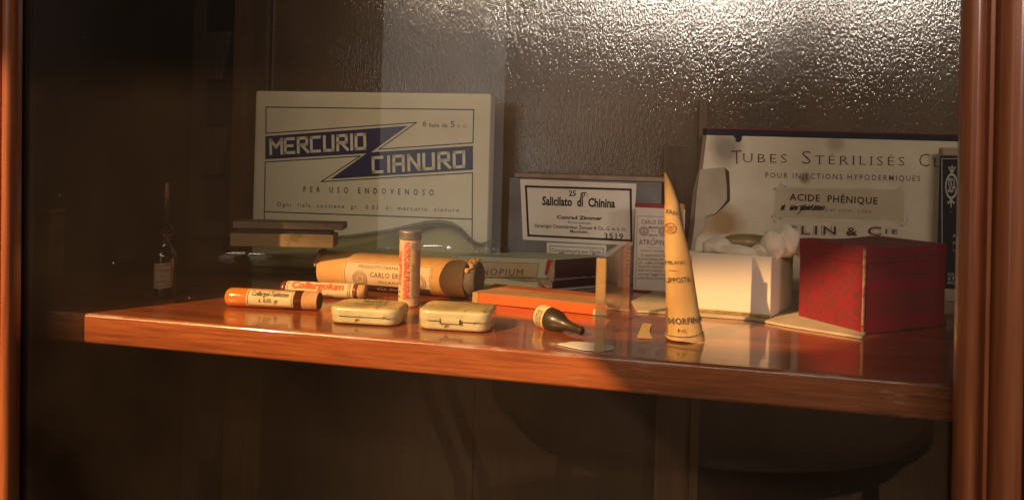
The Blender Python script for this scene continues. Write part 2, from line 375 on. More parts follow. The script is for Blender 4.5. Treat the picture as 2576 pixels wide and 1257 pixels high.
# ================================================================== the cabinet
BACKY = 0.30; LEFTX = -0.535; RIGHTX = 0.34; ZT, ZB = 0.50, -0.36
cab = thing('display_cabinet', 'old dark wooden wall cabinet seen inside behind glass, brown back boards and notched shelf rack', 'cabinet', (0, BACKY, ZB))
def cab_part(name, bm, mat):
    bm.transform(Matrix.Translation((0, -BACKY, -ZB))); return mesh_obj(name, bm, mat, cab)
def back_material():
    m, nt, N, L, P = nodes('back_board')
    tc = N.new('ShaderNodeTexCoord')
    n1 = N.new('ShaderNodeTexNoise'); n1.inputs['Scale'].default_value = 9; n1.inputs['Detail'].default_value = 8
    L.new(tc.outputs['Object'], n1.inputs['Vector'])
    cr = N.new('ShaderNodeValToRGB'); e = cr.color_ramp.elements
    e[0].position = 0.3; e[0].color = (0.13, 0.078, 0.040, 1); e[1].position = 0.7; e[1].color = (0.20, 0.125, 0.070, 1)
    L.new(n1.outputs[0], cr.inputs[0])
    n2 = N.new('ShaderNodeTexNoise'); n2.inputs['Scale'].default_value = 70; n2.inputs['Detail'].default_value = 3
    L.new(tc.outputs['Object'], n2.inputs['Vector'])
    r2 = N.new('ShaderNodeValToRGB'); r2.color_ramp.elements[0].position = 0.66; r2.color_ramp.elements[1].position = 0.78
    L.new(n2.outputs[0], r2.inputs[0])
    mx = N.new('ShaderNodeMixRGB'); mx.inputs[2].default_value = (0.22, 0.17, 0.12, 1)
    mf = N.new('ShaderNodeMath'); mf.operation = 'MULTIPLY'; mf.inputs[1].default_value = 0.5
    L.new(r2.outputs[0], mf.inputs[0]); L.new(mf.outputs[0], mx.inputs[0]); L.new(cr.outputs[0], mx.inputs[1]); L.new(mx.outputs[0], P.inputs['Base Color'])
    P.inputs['Roughness'].default_value = 0.12; P.inputs['Specular IOR Level'].default_value = 0.5; P.inputs['IOR'].default_value = 2.8
    mp = N.new('ShaderNodeMapping'); mp.inputs['Scale'].default_value = (1.0, 1.0, 0.45); L.new(tc.outputs['Object'], mp.inputs['Vector'])
    n3 = N.new('ShaderNodeTexNoise'); n3.inputs['Scale'].default_value = 720; n3.inputs['Detail'].default_value = 2; L.new(mp.outputs[0], n3.inputs['Vector'])
    n4 = N.new('ShaderNodeTexNoise'); n4.inputs['Scale'].default_value = 300; n4.inputs['Detail'].default_value = 3; L.new(mp.outputs[0], n4.inputs['Vector'])
    ad = N.new('ShaderNodeMath'); ad.operation = 'ADD'; L.new(n3.outputs[0], ad.inputs[0]); L.new(n4.outputs[0], ad.inputs[1])
    b = N.new('ShaderNodeBump'); b.inputs['Strength'].default_value = 0.34; b.inputs['Distance'].default_value = 0.0011
    L.new(ad.outputs[0], b.inputs['Height']); L.new(b.outputs[0], P.inputs['Normal'])
    n5 = N.new('ShaderNodeTexNoise'); n5.inputs['Scale'].default_value = 16; n5.inputs['Detail'].default_value = 5; L.new(tc.outputs['Object'], n5.inputs['Vector'])
    r5 = N.new('ShaderNodeMapRange'); r5.inputs['From Min'].default_value = .3; r5.inputs['From Max'].default_value = .7; r5.inputs['To Min'].default_value = .19; r5.inputs['To Max'].default_value = .36
    L.new(n5.outputs[0], r5.inputs[0]); L.new(r5.outputs[0], b.inputs['Strength'])
    r6 = N.new('ShaderNodeMapRange'); r6.inputs['From Min'].default_value = .3; r6.inputs['From Max'].default_value = .7; r6.inputs['To Min'].default_value = .16; r6.inputs['To Max'].default_value = .09
    L.new(n5.outputs[0], r6.inputs[0]); L.new(r6.outputs[0], P.inputs['Roughness'])
    return m
BACKM = back_material()
xa = onY(680, 300, BACKY).x; xb = onY(590, 300, BACKY).x; xc = onY(478, 300, BACKY).x
xm = onY(1215, 300, BACKY).x
bm = bmesh.new(); add_box(bm, xa, RIGHTX, BACKY, BACKY + .012, -.01, ZT); cab_part('back_panel', bm, BACKM)
bm = bmesh.new(); add_box(bm, xm, RIGHTX, BACKY, BACKY + .012, ZB, -.0105); cab_part('back_panel', bm, DARKW)  # both lower boards are darker in colour for the shade below the shelf
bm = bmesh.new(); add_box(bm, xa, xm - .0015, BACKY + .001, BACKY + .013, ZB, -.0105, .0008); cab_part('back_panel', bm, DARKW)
bm = bmesh.new(); add_box(bm, xb, xa - .001, BACKY - .006, BACKY + .01, ZB, ZT, .0012); cab_part('corner_post', bm, POSTW)
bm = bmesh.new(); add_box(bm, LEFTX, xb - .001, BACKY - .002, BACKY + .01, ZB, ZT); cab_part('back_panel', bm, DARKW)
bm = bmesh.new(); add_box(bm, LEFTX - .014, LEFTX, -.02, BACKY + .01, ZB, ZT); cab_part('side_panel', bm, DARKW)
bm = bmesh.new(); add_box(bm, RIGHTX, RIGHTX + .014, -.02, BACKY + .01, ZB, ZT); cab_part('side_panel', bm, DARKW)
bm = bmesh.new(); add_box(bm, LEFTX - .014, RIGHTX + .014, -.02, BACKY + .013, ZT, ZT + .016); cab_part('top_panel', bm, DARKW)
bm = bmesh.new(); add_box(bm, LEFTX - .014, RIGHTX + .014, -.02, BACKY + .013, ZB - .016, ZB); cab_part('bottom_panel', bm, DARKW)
# notched rack the shelf hangs on
bm = bmesh.new(); yr0, yr1 = BACKY - .010, BACKY - .0025
xr = [onY(p, 300, BACKY - .01).x for p in (480, 512, 556, 578)]
zs = lambda py: onY(540, py, BACKY - .01).z
add_box(bm, xr[0], xr[1], yr0, yr1, ZB, ZT, .0006)
step = zs(200) - zs(440); zt0 = zs(200) + 3 * step
k = 0
while zt0 - k * step > ZB + step:
    zt = zt0 - k * step; zl = zt - step * 0.5; zn = zt - step
    add_prism(bm, [(xr[1], zn), (xr[2], zn), (xr[3], zl), (xr[1], zl)], yr0, yr1, 0, axis='y'); k += 1
bmesh.ops.recalc_face_normals(bm, faces=bm.faces); cab_part('notched_rack', bm, wood('rack_wood', (0.075, 0.05, 0.035), (0.05, 0.033, 0.022), (0.095, 0.064, 0.045), stretch=(1.6, 1.6, .1), rough=.5, coat=.1))
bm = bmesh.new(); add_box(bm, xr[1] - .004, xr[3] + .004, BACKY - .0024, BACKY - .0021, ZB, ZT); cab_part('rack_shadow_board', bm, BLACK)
# low support board behind the tins, right
bm = bmesh.new(); a = onY(1668, 365, BACKY - .012); b = onY(1772, 365, BACKY - .012)
add_box(bm, a.x, b.x, BACKY - .012, BACKY - .0005, ZB, a.z, .001)
add_box(bm, b.x - .006, b.x + .002, BACKY - .016, BACKY - .0005, ZB, onY(1772, 250, BACKY - .012).z, .001); cab_part('support_board', bm, POSTW)

# ------------------------------------------------------------------ glazed door
DY = -0.03
xL = (S(200, 789) - Vector((0.0539, 0.0866, 0)) * ((0.0 - DY) / 0.0866)).x - .001
xR = onY(2409, 800, DY - .002).x + .007 * onY(2409, 800, DY).z
door = thing('cabinet_door', 'varnished reddish mahogany cabinet door frame with moulded edges round a glass pane', 'door', (0, DY, ZB))
def moulding(x0, sgn, name):
    """upright stile: bead, quirk, torus, groove and flat, as one run from bottom to top"""
    wd_ = .22 if sgn < 0 else .056
    pr = [(0, .002), (0, -.001)]
    for i in range(9): a = pi * (0.5 + 0.5 * i / 8) ; pr.append((.0045 + .0045 * cos(pi - pi * i / 8 * 0.85), -.001 - .006 * sin(pi * i / 8 * 0.85)))
    pr += [(.0094, -.0012), (.0104, -.0012), (.0108, -.0052), (.0124, -.0056), (.0130, -.0008)]
    for i in range(10): a = pi * i / 9; pr.append((.0205 - .0068 * cos(a), -.003 - .0085 * sin(a) ))
    pr += [(.0276, .0006), (.0294, .0006), (.0297, -.0105), (.0308, -.0118), (wd_, -.0118), (wd_, .002)]
    b = bmesh.new(); n = len(pr); zz = [-0.36, -0.2, -0.05, .1, .25, .55]; cols = []
    tilt = -0.0243 if sgn < 0 else -0.007
    for z in zz: cols.append([b.verts.new((x0 + sgn * p[0] + z * tilt, DY + p[1], z)) for p in pr])
    for A, B in zip(cols, cols[1:]):
        for i in range(n): b.faces.new((A[i], A[(i + 1) % n], B[(i + 1) % n], B[i]))
    b.faces.new(cols[0]); b.faces.new(cols[-1][::-1])
    bmesh.ops.recalc_face_normals(b, faces=b.faces)
    b.transform(Matrix.Translation((0, -DY, -ZB)))
    o = mesh_obj(name, b, STILE, door)
    for p in o.data.polygons: p.use_smooth = True
    md = o.data
    try: md.set_sharp_from_angle(angle=radians(50))
    except Exception: pass
    return o
moulding(xL, -1, 'stile'); moulding(xR, 1, 'stile')
bm = bmesh.new(); pz = [ZB, ZT]
add_prism(bm, [(xL - .012 + (z * -0.0243), z) for z in pz] + [(xL + .0006 + z * -0.0243, z) for z in pz[::-1]], DY + .0046, DY + .0105, .0005, axis='y'); bm.transform(Matrix.Translation((0, -DY, -ZB))); bmesh.ops.recalc_face_normals(bm, faces=bm.faces); mesh_obj('rebate_shadow_strip', bm, BLACK, door)  # black strip stands in for the shadow in the left glazing rebate
bm = bmesh.new(); add_box(bm, xL - .02, RIGHTX, DY + .0026, DY + .0036, ZB + .005, ZT - .005); bm.transform(Matrix.Translation((0, -DY, -ZB)))
mesh_obj('glass_pane', bm, clear_glass('pane_glass', (0.985, 0.985, 0.98), dust=0.35), door)

# ------------------------------------------------------------------ shelf
TH = 0.0198
def shelf_material():
    m = MAHOG.copy(); m.name = 'worn_mahogany'; nt = m.node_tree; N, L = nt.nodes, nt.links; P = N['Principled BSDF']
    old = P.inputs['Base Color'].links[0].from_socket
    tc = N.new('ShaderNodeTexCoord'); sp = N.new('ShaderNodeSeparateXYZ'); L.new(tc.outputs['Object'], sp.inputs[0])
    def mul(a, b):
        x = N.new('ShaderNodeMath'); x.operation = 'MULTIPLY'
        for k, v in enumerate((a, b)):
            if hasattr(v, 'is_output'): L.new(v, x.inputs[k])
            else: x.inputs[k].default_value = v
        return x.outputs[0]
    def rng(src, a, b, c=0.0, d=1.0):
        r = N.new('ShaderNodeMapRange'); r.inputs['From Min'].default_value = a; r.inputs['From Max'].default_value = b; r.inputs['To Min'].default_value = c; r.inputs['To Max'].default_value = d
        L.new(src, r.inputs[0]); return r.outputs[0]
    def noise_(scale, st, det=4):
        mp = N.new('ShaderNodeMapping'); mp.inputs['Scale'].default_value = st; L.new(tc.outputs['Object'], mp.inputs['Vector'])
        n = N.new('ShaderNodeTexNoise'); n.inputs['Scale'].default_value = scale; n.inputs['Detail'].default_value = det; n.inputs['Roughness'].default_value = .65; L.new(mp.outputs[0], n.inputs['Vector']); return n.outputs[0]
    scr = rng(noise_(60, (.5, 3, 4)), .60, .68)                       # scraped flecks along the front edge, mostly on the right
    patch = rng(noise_(14, (1, 1, 1), 2), .42, .58)
    front = mul(rng(sp.outputs[1], .004, .0015), mul(rng(sp.outputs[0], -.16, .06), patch))
    rub = mul(rng(sp.outputs[2], -.0032, -.0006), mul(rng(sp.outputs[1], .0028, .0012), rng(noise_(34, (.6, 3, 3)), .50, .60)))
    fac = N.new('ShaderNodeMath'); fac.operation = 'MAXIMUM'; L.new(mul(scr, front), fac.inputs[0]); L.new(mul(rub, .8), fac.inputs[1])
    mx = N.new('ShaderNodeMixRGB'); mx.inputs[2].default_value = (.46, .34, .28, 1); L.new(mul(fac.outputs[0], .7), mx.inputs[0]); L.new(old, mx.inputs[1]); L.new(mx.outputs[0], P.inputs['Base Color'])
    dull = rng(noise_(7, (.5, 1.5, 1)), .35, .7, .03, .16); L.new(dull, P.inputs['Coat Roughness'])
    b = N.new('ShaderNodeBump'); b.inputs['Strength'].default_value = .25; b.inputs['Distance'].default_value = .0006
    L.new(noise_(160, (.25, 1.2, 1.2), 2), b.inputs['Height'])
    mxn = N.new('ShaderNodeMix'); mxn.data_type = 'VECTOR'
    ge = N.new('ShaderNodeNewGeometry'); fm = rng(sp.outputs[1], .010, .003)
    L.new(fm, mxn.inputs['Factor']); L.new(ge.outputs['Normal'], mxn.inputs[4]); L.new(b.outputs[0], mxn.inputs[5]); L.new(mxn.outputs[1], P.inputs['Coat Normal'])
    return m
bm = bmesh.new(); q_ = bmesh.new(); bmesh.ops.create_cube(q_, size=1)
for v in q_.verts: v.co = Vector(((LEFTX + .002) if v.co.x < 0 else RIGHTX - .002, 0 if v.co.y < 0 else BACKY - .0165, -TH if v.co.z < 0 else 0))
bmesh.ops.bevel(q_, geom=list(q_.edges), offset=.0024, segments=6, affect='EDGES', profile=.5); join(bm, q_)
shelf = mesh_obj('shelf', bm, shelf_material(), None, smooth=True); shelf.modifiers.new('even_normals', 'WEIGHTED_NORMAL'); tag(shelf, 'glossy reddish mahogany shelf board holding all the old medicine packs', 'shelf')
# ------------------------------------------------------------------ room seen in the glass, and unseen slabs that cut the sun
PLASTER = surface('plaster', (0.45, 0.36, 0.26), (0.38, 0.30, 0.21), rough=0.9, scale=3)
LINTEL = (Vector((0, .2, .055)) + (so.location - Vector((0, .2, .055))) * ((-1.36 - .2) / (so.location.y - .2))).z
bm = bmesh.new(); add_box(bm, -4, 1.5, -1.42, -1.30, LINTEL, 2.4); tag(mesh_obj('wall', bm, PLASTER), None, None, kind='structure')
def sun_to(p, y): d = so.location - Vector(p); return Vector(p) + d * ((y - p[1]) / d.y)
ya = sun_to(onY(1500, 900, 0), -.8); yb = sun_to(onY(1592, 990, 0), -.8); zt_ = sun_to((0, 0, .034), -.8).z
e_ = (ya - yb) / (ya.z - yb.z)
bm = bmesh.new(); q_ = [yb + e_ * -.05, yb + e_ * (zt_ - yb.z)]
add_prism(bm, [(q_[0].x, q_[0].z), (yb.x + .40, yb.z - .05), (yb.x + .40, zt_), (q_[1].x, q_[1].z)], -.83, -.80, 0, axis='y')
bmesh.ops.recalc_face_normals(bm, faces=bm.faces); tag(mesh_obj('shelf_sun_blocker', bm, PLASTER), None, None, kind='structure')  # made-up slanted slab, out of view, shades the shelf front at right
rc_ = S(2172, 843); xj = sun_to((rc_.x + .001, rc_.y, .03), -1.3).x
bm = bmesh.new(); add_box(bm, xj, xj + .5, -1.40, -1.30, .80, LINTEL - .001); tag(mesh_obj('side_sun_blocker', bm, PLASTER), None, None, kind='structure')  # unseen slab added to keep sun off the right stile and red box
bm = bmesh.new(); add_box(bm, -4, 4, -5, .6, -1.16, -1.12); tag(mesh_obj('floor', bm, surface('floor_tiles', (.30, .21, .13), (.24, .16, .10), rough=.6, scale=4)), None, None, kind='structure')
# chair mirrored faintly in the glass
MY = 1.73; X = lambda px: onY(px, 1150, MY).x; CHW = wood('chair_wood', (.13, .068, .034), (.10, .05, .025), (.16, .085, .045), rough=.5)
zs_ = onY(1500, 1095, MY).z
ch = thing('chair', 'plain dark wooden chair standing behind the viewer, mirrored faintly in the door glass', 'chair', (X(1435), -.07 - MY, -1.12), 0)
def cpart(name, x0, x1, y0, y1, z0, z1, b=.006):
    q = bmesh.new(); add_box(q, x0 - X(1435), x1 - X(1435), y0, y1, z0 + 1.12, z1 + 1.12, b); mesh_obj(name, q, CHW, ch)
cx_, cy_ = X(1760) - X(1435), -.24; zb_ = zs_ + 1.12; rs_ = (X(2380) - X(1180)) / 2
q = bmesh.new(); add_lathe(q, [(zb_ + .06, rs_ * .97), (zb_ + .07, rs_), (zb_ + .095, rs_), (zb_ + .105, rs_ * .96)], 48, 'z', (cx_, cy_, 0)); mesh_obj('seat', q, CHW, ch)
q = bmesh.new(); add_lathe(q, [(zb_ - .005, rs_ * .86), (zb_, rs_ * .9), (zb_ + .059, rs_ * .9)], 48, 'z', (cx_, cy_, 0)); mesh_obj('apron', q, CHW, ch)
def ctube(name, pts, r0, r1):
    q = bmesh.new(); n = len(pts); rg = []
    for k, p in enumerate(pts):
        p = Vector(p); d = (Vector(pts[min(k + 1, n - 1)]) - Vector(pts[max(k - 1, 0)])).normalized(); a = d.orthogonal().normalized(); b = d.cross(a); r = r0 + (r1 - r0) * k / (n - 1)
        rg.append([q.verts.new(p + a * r * cos(t_ * pi / 6) + b * r * sin(t_ * pi / 6)) for t_ in range(12)])
    for A_, B_ in zip(rg, rg[1:]):
        for t_ in range(12): q.faces.new((A_[t_], A_[(t_ + 1) % 12], B_[(t_ + 1) % 12], B_[t_]))
    q.faces.new(rg[0]); q.faces.new(rg[-1]); bmesh.ops.recalc_face_normals(q, faces=q.faces); mesh_obj(name, q, CHW, ch, smooth=True)
for p_, yy_ in ((1435, cy_ + rs_ * .55), (1805, cy_ + rs_ * .8), (1620, cy_ - rs_ * .7), (2200, cy_ + rs_ * .3)):
    x_ = X(p_) - X(1435); ctube('leg', [(x_, yy_, zb_ - .004), (x_ * 1.0 + (x_ - cx_) * .04, yy_, zb_ * .5), (x_ + (x_ - cx_) * .12, yy_, .001)], .024, .015)
for sx_ in (1020, 1080):
    x_ = X(sx_) - X(1435); ctube('back_post', [(x_ - .02, -.1, 1.05), (x_ - .01, -.06, .8), (x_ + .02, -.03, .58), (x_ + .09, -.02, .42), (x_ + .16, -.03, .25), (x_ + .18, -.05, .001)], .016, .02)
x_ = X(1020) - X(1435); ctube('back_rail', [(x_ - .02, -.1, 1.05), (x_ + .005, -.105, 1.06), (X(1080) - X(1435) - .02, -.1, 1.05)], .016, .016)

# ================================================================== packs and bottles
OFF = 0.00025
def corner_box(P0, ang, px_left=None, px_right=None):
    pass
def plan_local(pts, O, ang):
    R = Matrix.Rotation(-ang, 3, 'Z'); return [tuple((R @ (Vector(p) - Vector(O)))[:2]) for p in pts]
PAPER = lambda n, c, **k: surface(n, c, k.pop('c2', tuple(x * .82 for x in c)), rough=k.pop('rough', 0.75), scale=k.pop('scale', 35), spec=0.25, bump=k.pop('bump', 0.25), bscale=k.pop('bscale', 300), **k)
INK = ink('black', (0.02, 0.017, 0.015)); NAVY = ink('navy', (0.012, 0.018, 0.06)); GREYINK = ink('grey', (0.12, 0.10, 0.08))

# --- cream box with the navy lightning banner
A = S(631, 670); ang = radians(3.0); Wd = reach(A, ang, 1223); Hh = ZH(A, 228)
t = thing('carton', 'large cream carton with a navy zigzag banner standing at the back on the left', 'box', A, ang)
CREAM = PAPER('cream_card', (0.76, 0.69, 0.47), c2=(0.63, 0.55, 0.35), scale=11, spots=(0.25, 0.2, 0.12), spot_scale=160, spot_at=0.74)
bm = bmesh.new(); add_box(bm, 0, Wd, 0, .024, 0, Hh, .0026); subdiv(bm, 0); mesh_obj('body', bm, CREAM, t)
sf = Flat(A, ang); U = lambda x, y: sf.uv(*cB(x, y))
lw = px_len(sf, cB(300, 300), cB(307, 300))
bm = bmesh.new()
add_poly(bm, sf, [U(280, 458), U(280, 633), U(1050, 589), U(777, 783), U(1862, 713), U(1862, 530), U(1084, 580), U(1364, 378)], OFF)
mesh_obj('banner', bm, NAVY, t)
bm = bmesh.new()
for pts in ([(285, 438), (286, 236), (1868, 256), (1862, 508), (1148, 556), (1432, 353), (285, 436)], [(272, 1110), (280, 654), (1003, 608), (706, 803), (1858, 735), (1855, 1230)], [(275, 1031), (1857, 1088)]):
    add_path(bm, sf, [U(*p) for p in pts], lw * 1.05, OFF)
add_text(bm, sf, 'PER USO ENDOVENOSO', U(570, 881), U(1562, 908), lw * 5.6, OFF, bold=.015, space=2.4)
add_text(bm, sf, 'Ogni  fiala  contiene  gr.  0.01  di  mercurio  cianuro', U(370, 990), U(1756, 1035), lw * 4.2, OFF, space=1.35)
add_text(bm, sf, '6', U(1479, 384), U(1507, 385), lw * 6, OFF); add_text(bm, sf, 'fiale da', U(1525, 388), U(1668, 391), lw * 4, OFF)
add_text(bm, sf, '5', U(1690, 390), U(1722, 391), lw * 6, OFF); add_text(bm, sf, 'c. c.', U(1742, 391), U(1815, 393), lw * 4, OFF)
mesh_obj('lettering', bm, ink('brownblack', (0.035, 0.03, 0.025)), t)
bm = bmesh.new()
add_strokes(bm, sf, 'MERCURIO', U(323, 591), U(1047, 549), U(321, 487), lw * 2.9, OFF * 2, gap=.32)
add_strokes(bm, sf, 'CIANURO', U(1103, 731), U(1802, 687), U(1101, 622), lw * 2.9, OFF * 2, gap=.36)
mesh_obj('banner_lettering', bm, CREAM, t)

# --- grey tin with the white quinine label
B = S(1658, 724); ang = 0.0; Wd = reach(B, pi, 1274); A = B - Vector((Wd, 0, 0)); Hh = ZH(A, 447)
t = thing('tin_box', 'worn blue-grey tin box with a large white black-framed label and a dusty brown lid', 'tin', A, 0)
TIN = surface('grey_tin', (0.24, 0.225, 0.22), (0.12, 0.115, 0.115), rough=0.5, scale=22, spots=(0.07, 0.045, 0.04), spot_scale=38, spot_at=0.60, metal=0.25, rvar=.12, bump=.2)
bm = bmesh.new(); add_box(bm, 0, Wd, 0, .038, 0, Hh, .0012); mesh_obj('body', bm, TIN, t)
bm = bmesh.new(); add_box(bm, .004, Wd + .004, .003, .039, Hh + .0003, Hh + .0045, .0012); mesh_obj('lid', bm, surface('dusty_brown_tin', (0.40, 0.28, 0.20), (0.28, 0.19, 0.135), rough=.7, scale=60), t)
sf = Flat(A, 0); U = lambda x, y: sf.uv(*cC(x, y)); h = lambda n: n * px_len(sf, cC(600, 500), cC(700, 500)) / 100
LABELW = PAPER('white_label', (0.86, 0.78, 0.68), c2=(0.79, 0.70, 0.59), spots=(0.40, 0.33, 0.26), spot_scale=90, spot_at=0.72)
bm = bmesh.new(); add_patch(bm, sf, [U(400, 862), U(1488, 921), U(1524, 311), U(373, 265)], OFF); lab = mesh_obj('label', bm, LABELW, t)
bm = bmesh.new(); add_path(bm, sf, [U(430, 336), U(1466, 368), U(1474, 872), U(455, 820)], h(21), OFF * 2, close=True)
add_text(bm, sf, '25  gr.', U(855, 430), U(1045, 432), h(52), OFF * 2, bold=.02)
add_text(bm, sf, 'Salicilato  di  Chinina', U(590, 518), U(1312, 545), h(80), OFF * 2, bold=.035, space=1.0)
add_text(bm, sf, 'Conrad Zimmer', U(735, 655), U(1185, 668), h(32), OFF * 2, bold=.035)
add_text(bm, sf, 'Vereinigte Chininfabriken Zimmer & Co., G. m. b. H.', U(512, 738), U(1415, 777), h(33), OFF * 2, bold=.012)
add_text(bm, sf, 'Mannheim.', U(868, 794), U(1050, 801), h(30), OFF * 2, bold=.012)
add_text(bm, sf, '3519', U(1205, 852), U(1392, 858), h(52), OFF * 2, bold=.015, space=1.15)
mesh_obj('lettering', bm, INK, lab)
bm = bmesh.new(); add_text(bm, sf, 'firma attuale', U(845, 700), U(1070, 711), h(24), OFF * 2); mesh_obj('fine_print', bm, GREYINK, lab)
bm = bmesh.new(); add_patch(bm, sf, [U(640, 1130), U(1222, 1150), U(1226, 915), U(635, 889)], OFF * 1.4); lab = mesh_obj('label', bm, LABELW, t)
lab['label'] = 'smaller agency label half hidden behind the pale green box'
bm = bmesh.new(); add_path(bm, sf, [U(672, 1110), U(668, 923), U(1196, 950), U(1190, 1130)], h(5), OFF * 2.4)
add_text(bm, sf, "Concessionaria per l'Italia", U(682, 980), U(1170, 1002), h(33), OFF * 2.4)
add_text(bm, sf, '"Boehringer"', U(758, 1030), U(1110, 1044), h(40), OFF * 2.4, bold=.02)
mesh_obj('lettering', bm, INK, lab)

# --- slim white box with red edges
A = S(1592, 732); ang = radians(-1); Wd = reach(A, ang, 1718); Hh = ZH(A, 513)
t = thing('carton', 'slim upright white carton with red edges and small print, beside the grey tin', 'box', A, ang)
REDP = PAPER('red_paper', (0.36, 0.035, 0.03), c2=(0.26, 0.022, 0.02))
PINKW = PAPER('pinkish_white_card', (0.75, 0.66, 0.57), spots=(0.45, 0.36, 0.28), spot_scale=120, spot_at=.7)
bm = bmesh.new(); add_box(bm, 0, Wd, 0, .010, 0, Hh, .0012); mesh_obj('body', bm, PINKW, t)
sf = Flat(A, ang); U = lambda x, y: sf.uv(*cC(x, y)); h = lambda n: n * px_len(sf, cC(1600, 800), cC(1700, 800)) / 100
bm = bmesh.new(); add_box(bm, -.0004, Wd + .0004, -.0004, .0104, Hh - h(34), Hh + .0004, .001); mesh_obj('red_edging', bm, REDP, t)
bm = bmesh.new(); add_box(bm, -.0004, Wd + .0004, -.0004, .0104, .0, h(20), .0008); mesh_obj('red_edging', bm, REDP, t)
bm = bmesh.new(); add_path(bm, sf, [U(1512, 1500) * 1, U(1532, 630), U(1960, 640), U(1940, 1510)], h(4), OFF)
add_text(bm, sf, 'CARLO ERBA', U(1573, 706), U(1842, 714), h(42), OFF, space=1.1)
add_text(bm, sf, 'MILANO', U(1645, 752), U(1745, 756), h(22), OFF, bold=.02)
add_text(bm, sf, 'ATROPINA', U(1547, 912), U(1842, 921), h(52), OFF, bold=.005, space=1.1)
add_line(bm, sf, U(1612, 938), U(1772, 943), h(4), OFF); add_line(bm, sf, U(1665, 778), U(1715, 780), h(4), OFF)
add_text(bm, sf, 'DISCHI', U(1650, 828), U(1728, 830), h(20), OFF, bold=.02); add_text(bm, sf, 'di', U(1682, 858), U(1700, 859), h(18), OFF)
for cx_ in (1597, 1790):
    c = U(cx_, 780); add_ring(bm, sf, c, h(44), h(48), OFF); add_ring(bm, sf, c, h(24), h(27), OFF)
    for k in range(22):
        a = 2 * pi * k / 22; d = Vector((cos(a), sin(a))); add_line(bm, sf, c + d * h(31), c + d * h(40), h(5), OFF)
    for k in range(5): add_line(bm, sf, c + Vector((h(-14 + k * 3), h(-14 + 7 * k))), c + Vector((h(14 - 2 * k), h(-12 + 7 * k))), h(4), OFF)
rows = ['MODO DI SOMMINISTRAZIONE', 'Si applicano sempre', 'la prescrizione del medico', 'co. sulla congiuntiva', "tenendo aperto l'occhio", "dell'ammalato con le", 'stringe leggermente la', 'palpebra. Intervenire']
for k, rw in enumerate(rows):
    y = 978 + (0 if k == 0 else 8) + k * 37.5
    add_text(bm, sf, rw, U(1568 if k < 2 else 1540, y), U(1905, y + 10), h(16 if k == 0 else 24), OFF, bold=.0)
mesh_obj('lettering', bm, ink('print', (0.09, 0.07, 0.06)), t)

# --- brown paper cone
rows = [(52, 108, 118), (75, 108, 132), (110, 109, 150), (150, 110, 168), (200, 112, 186), (250, 113, 205), (300, 109, 210), (350, 108, 217), (400, 109, 231), (450, 110, 245), (520, 111, 265), (600, 112, 285), (675, 114, 300),
        (750, 116, 312), (900, 118, 335), (1000, 118, 352), (1100, 120, 371), (1128, 112, 378), (1150, 104, 382)]
base = S((cF(245, 1140)[0]), cF(245, 1160)[1] - 4); dpt = (base - CAM).dot(_f)
t = thing('paper_cone', 'tall rolled yellow-brown paper cone with black stamped lettering and a twisted tip', 'paper cone', base, PSI)
prof = []
for y, l, r in rows:
    (pl, py), (pr, _) = cF(l, y), cF(r, y)
    z = max(0.0008, ZH(base, py)); k = dpt / FPX; bx = proj((base.x, base.y, z))[0]
    prof.append((z, ((pl + pr) / 2 - bx) * k, (pr - pl) / 2 * k))
prof[-1] = (0.0012, prof[-1][1], prof[-1][2])
class ConeS:
    curved = True; r = .012
    def at(s, z):
        for (z1, c1, r1), (z0, c0, r0) in zip(prof, prof[1:]):
            if z >= z0: f = (z - z0) / max(z1 - z0, 1e-6); return c0 + (c1 - c0) * f, r0 + (r1 - r0) * f
        return prof[-1][1:]
    def uv(s, px, py): 
        z = ZH(base, py); k = dpt / FPX; return Vector(((px - proj((base.x, base.y, z))[0]) * k, z))
    def pt(s, u, v, off):
        c, r = s.at(v); q = max(-.985, min(.985, (u - c) / r)); off = off + .0002; return Vector((c + q * (r + off), -sqrt(1 - q * q) * (r * .8 + off), v))
cs = ConeS(); NS = 48
bm = bmesh.new(); rings = []
for i, (z, c, r) in enumerate(prof):
    ring = []
    for j in range(NS):
        a = 2 * pi * j / NS; zz = z
        if i >= len(prof) - 2: zz = z + (0.0022 * sin(2 * a + 1.1) + .0016 * sin(3 * a)) * (1 if i == len(prof) - 1 else .5); zz = max(zz, .0003)
        g_ = ((radians(-28) - a) % (2 * pi)) / (2 * pi); rk = r * (1 - .055 * g_) if i > 4 else r
        rk *= 1 + .007 * noise.noise(Vector((cos(a) * 1.4, sin(a) * 1.4, z * 60)))
        ring.append(bm.verts.new((c + rk * cos(a), rk * .8 * sin(a), zz)))
    rings.append(ring)
for a, b in zip(rings, rings[1:]):
    for j in range(NS): bm.faces.new((a[j], b[j], b[(j + 1) % NS], a[(j + 1) % NS]))
bm.faces.new(rings[0]); bmesh.ops.recalc_face_normals(bm, faces=bm.faces)
KRAFT = PAPER('kraft_paper', (0.52, 0.325, 0.13), c2=(0.41, 0.235, 0.08), scale=25, stretch=(3, 3, 1), rough=.55)
mesh_obj('rolled_paper', bm, KRAFT, t, smooth=True)
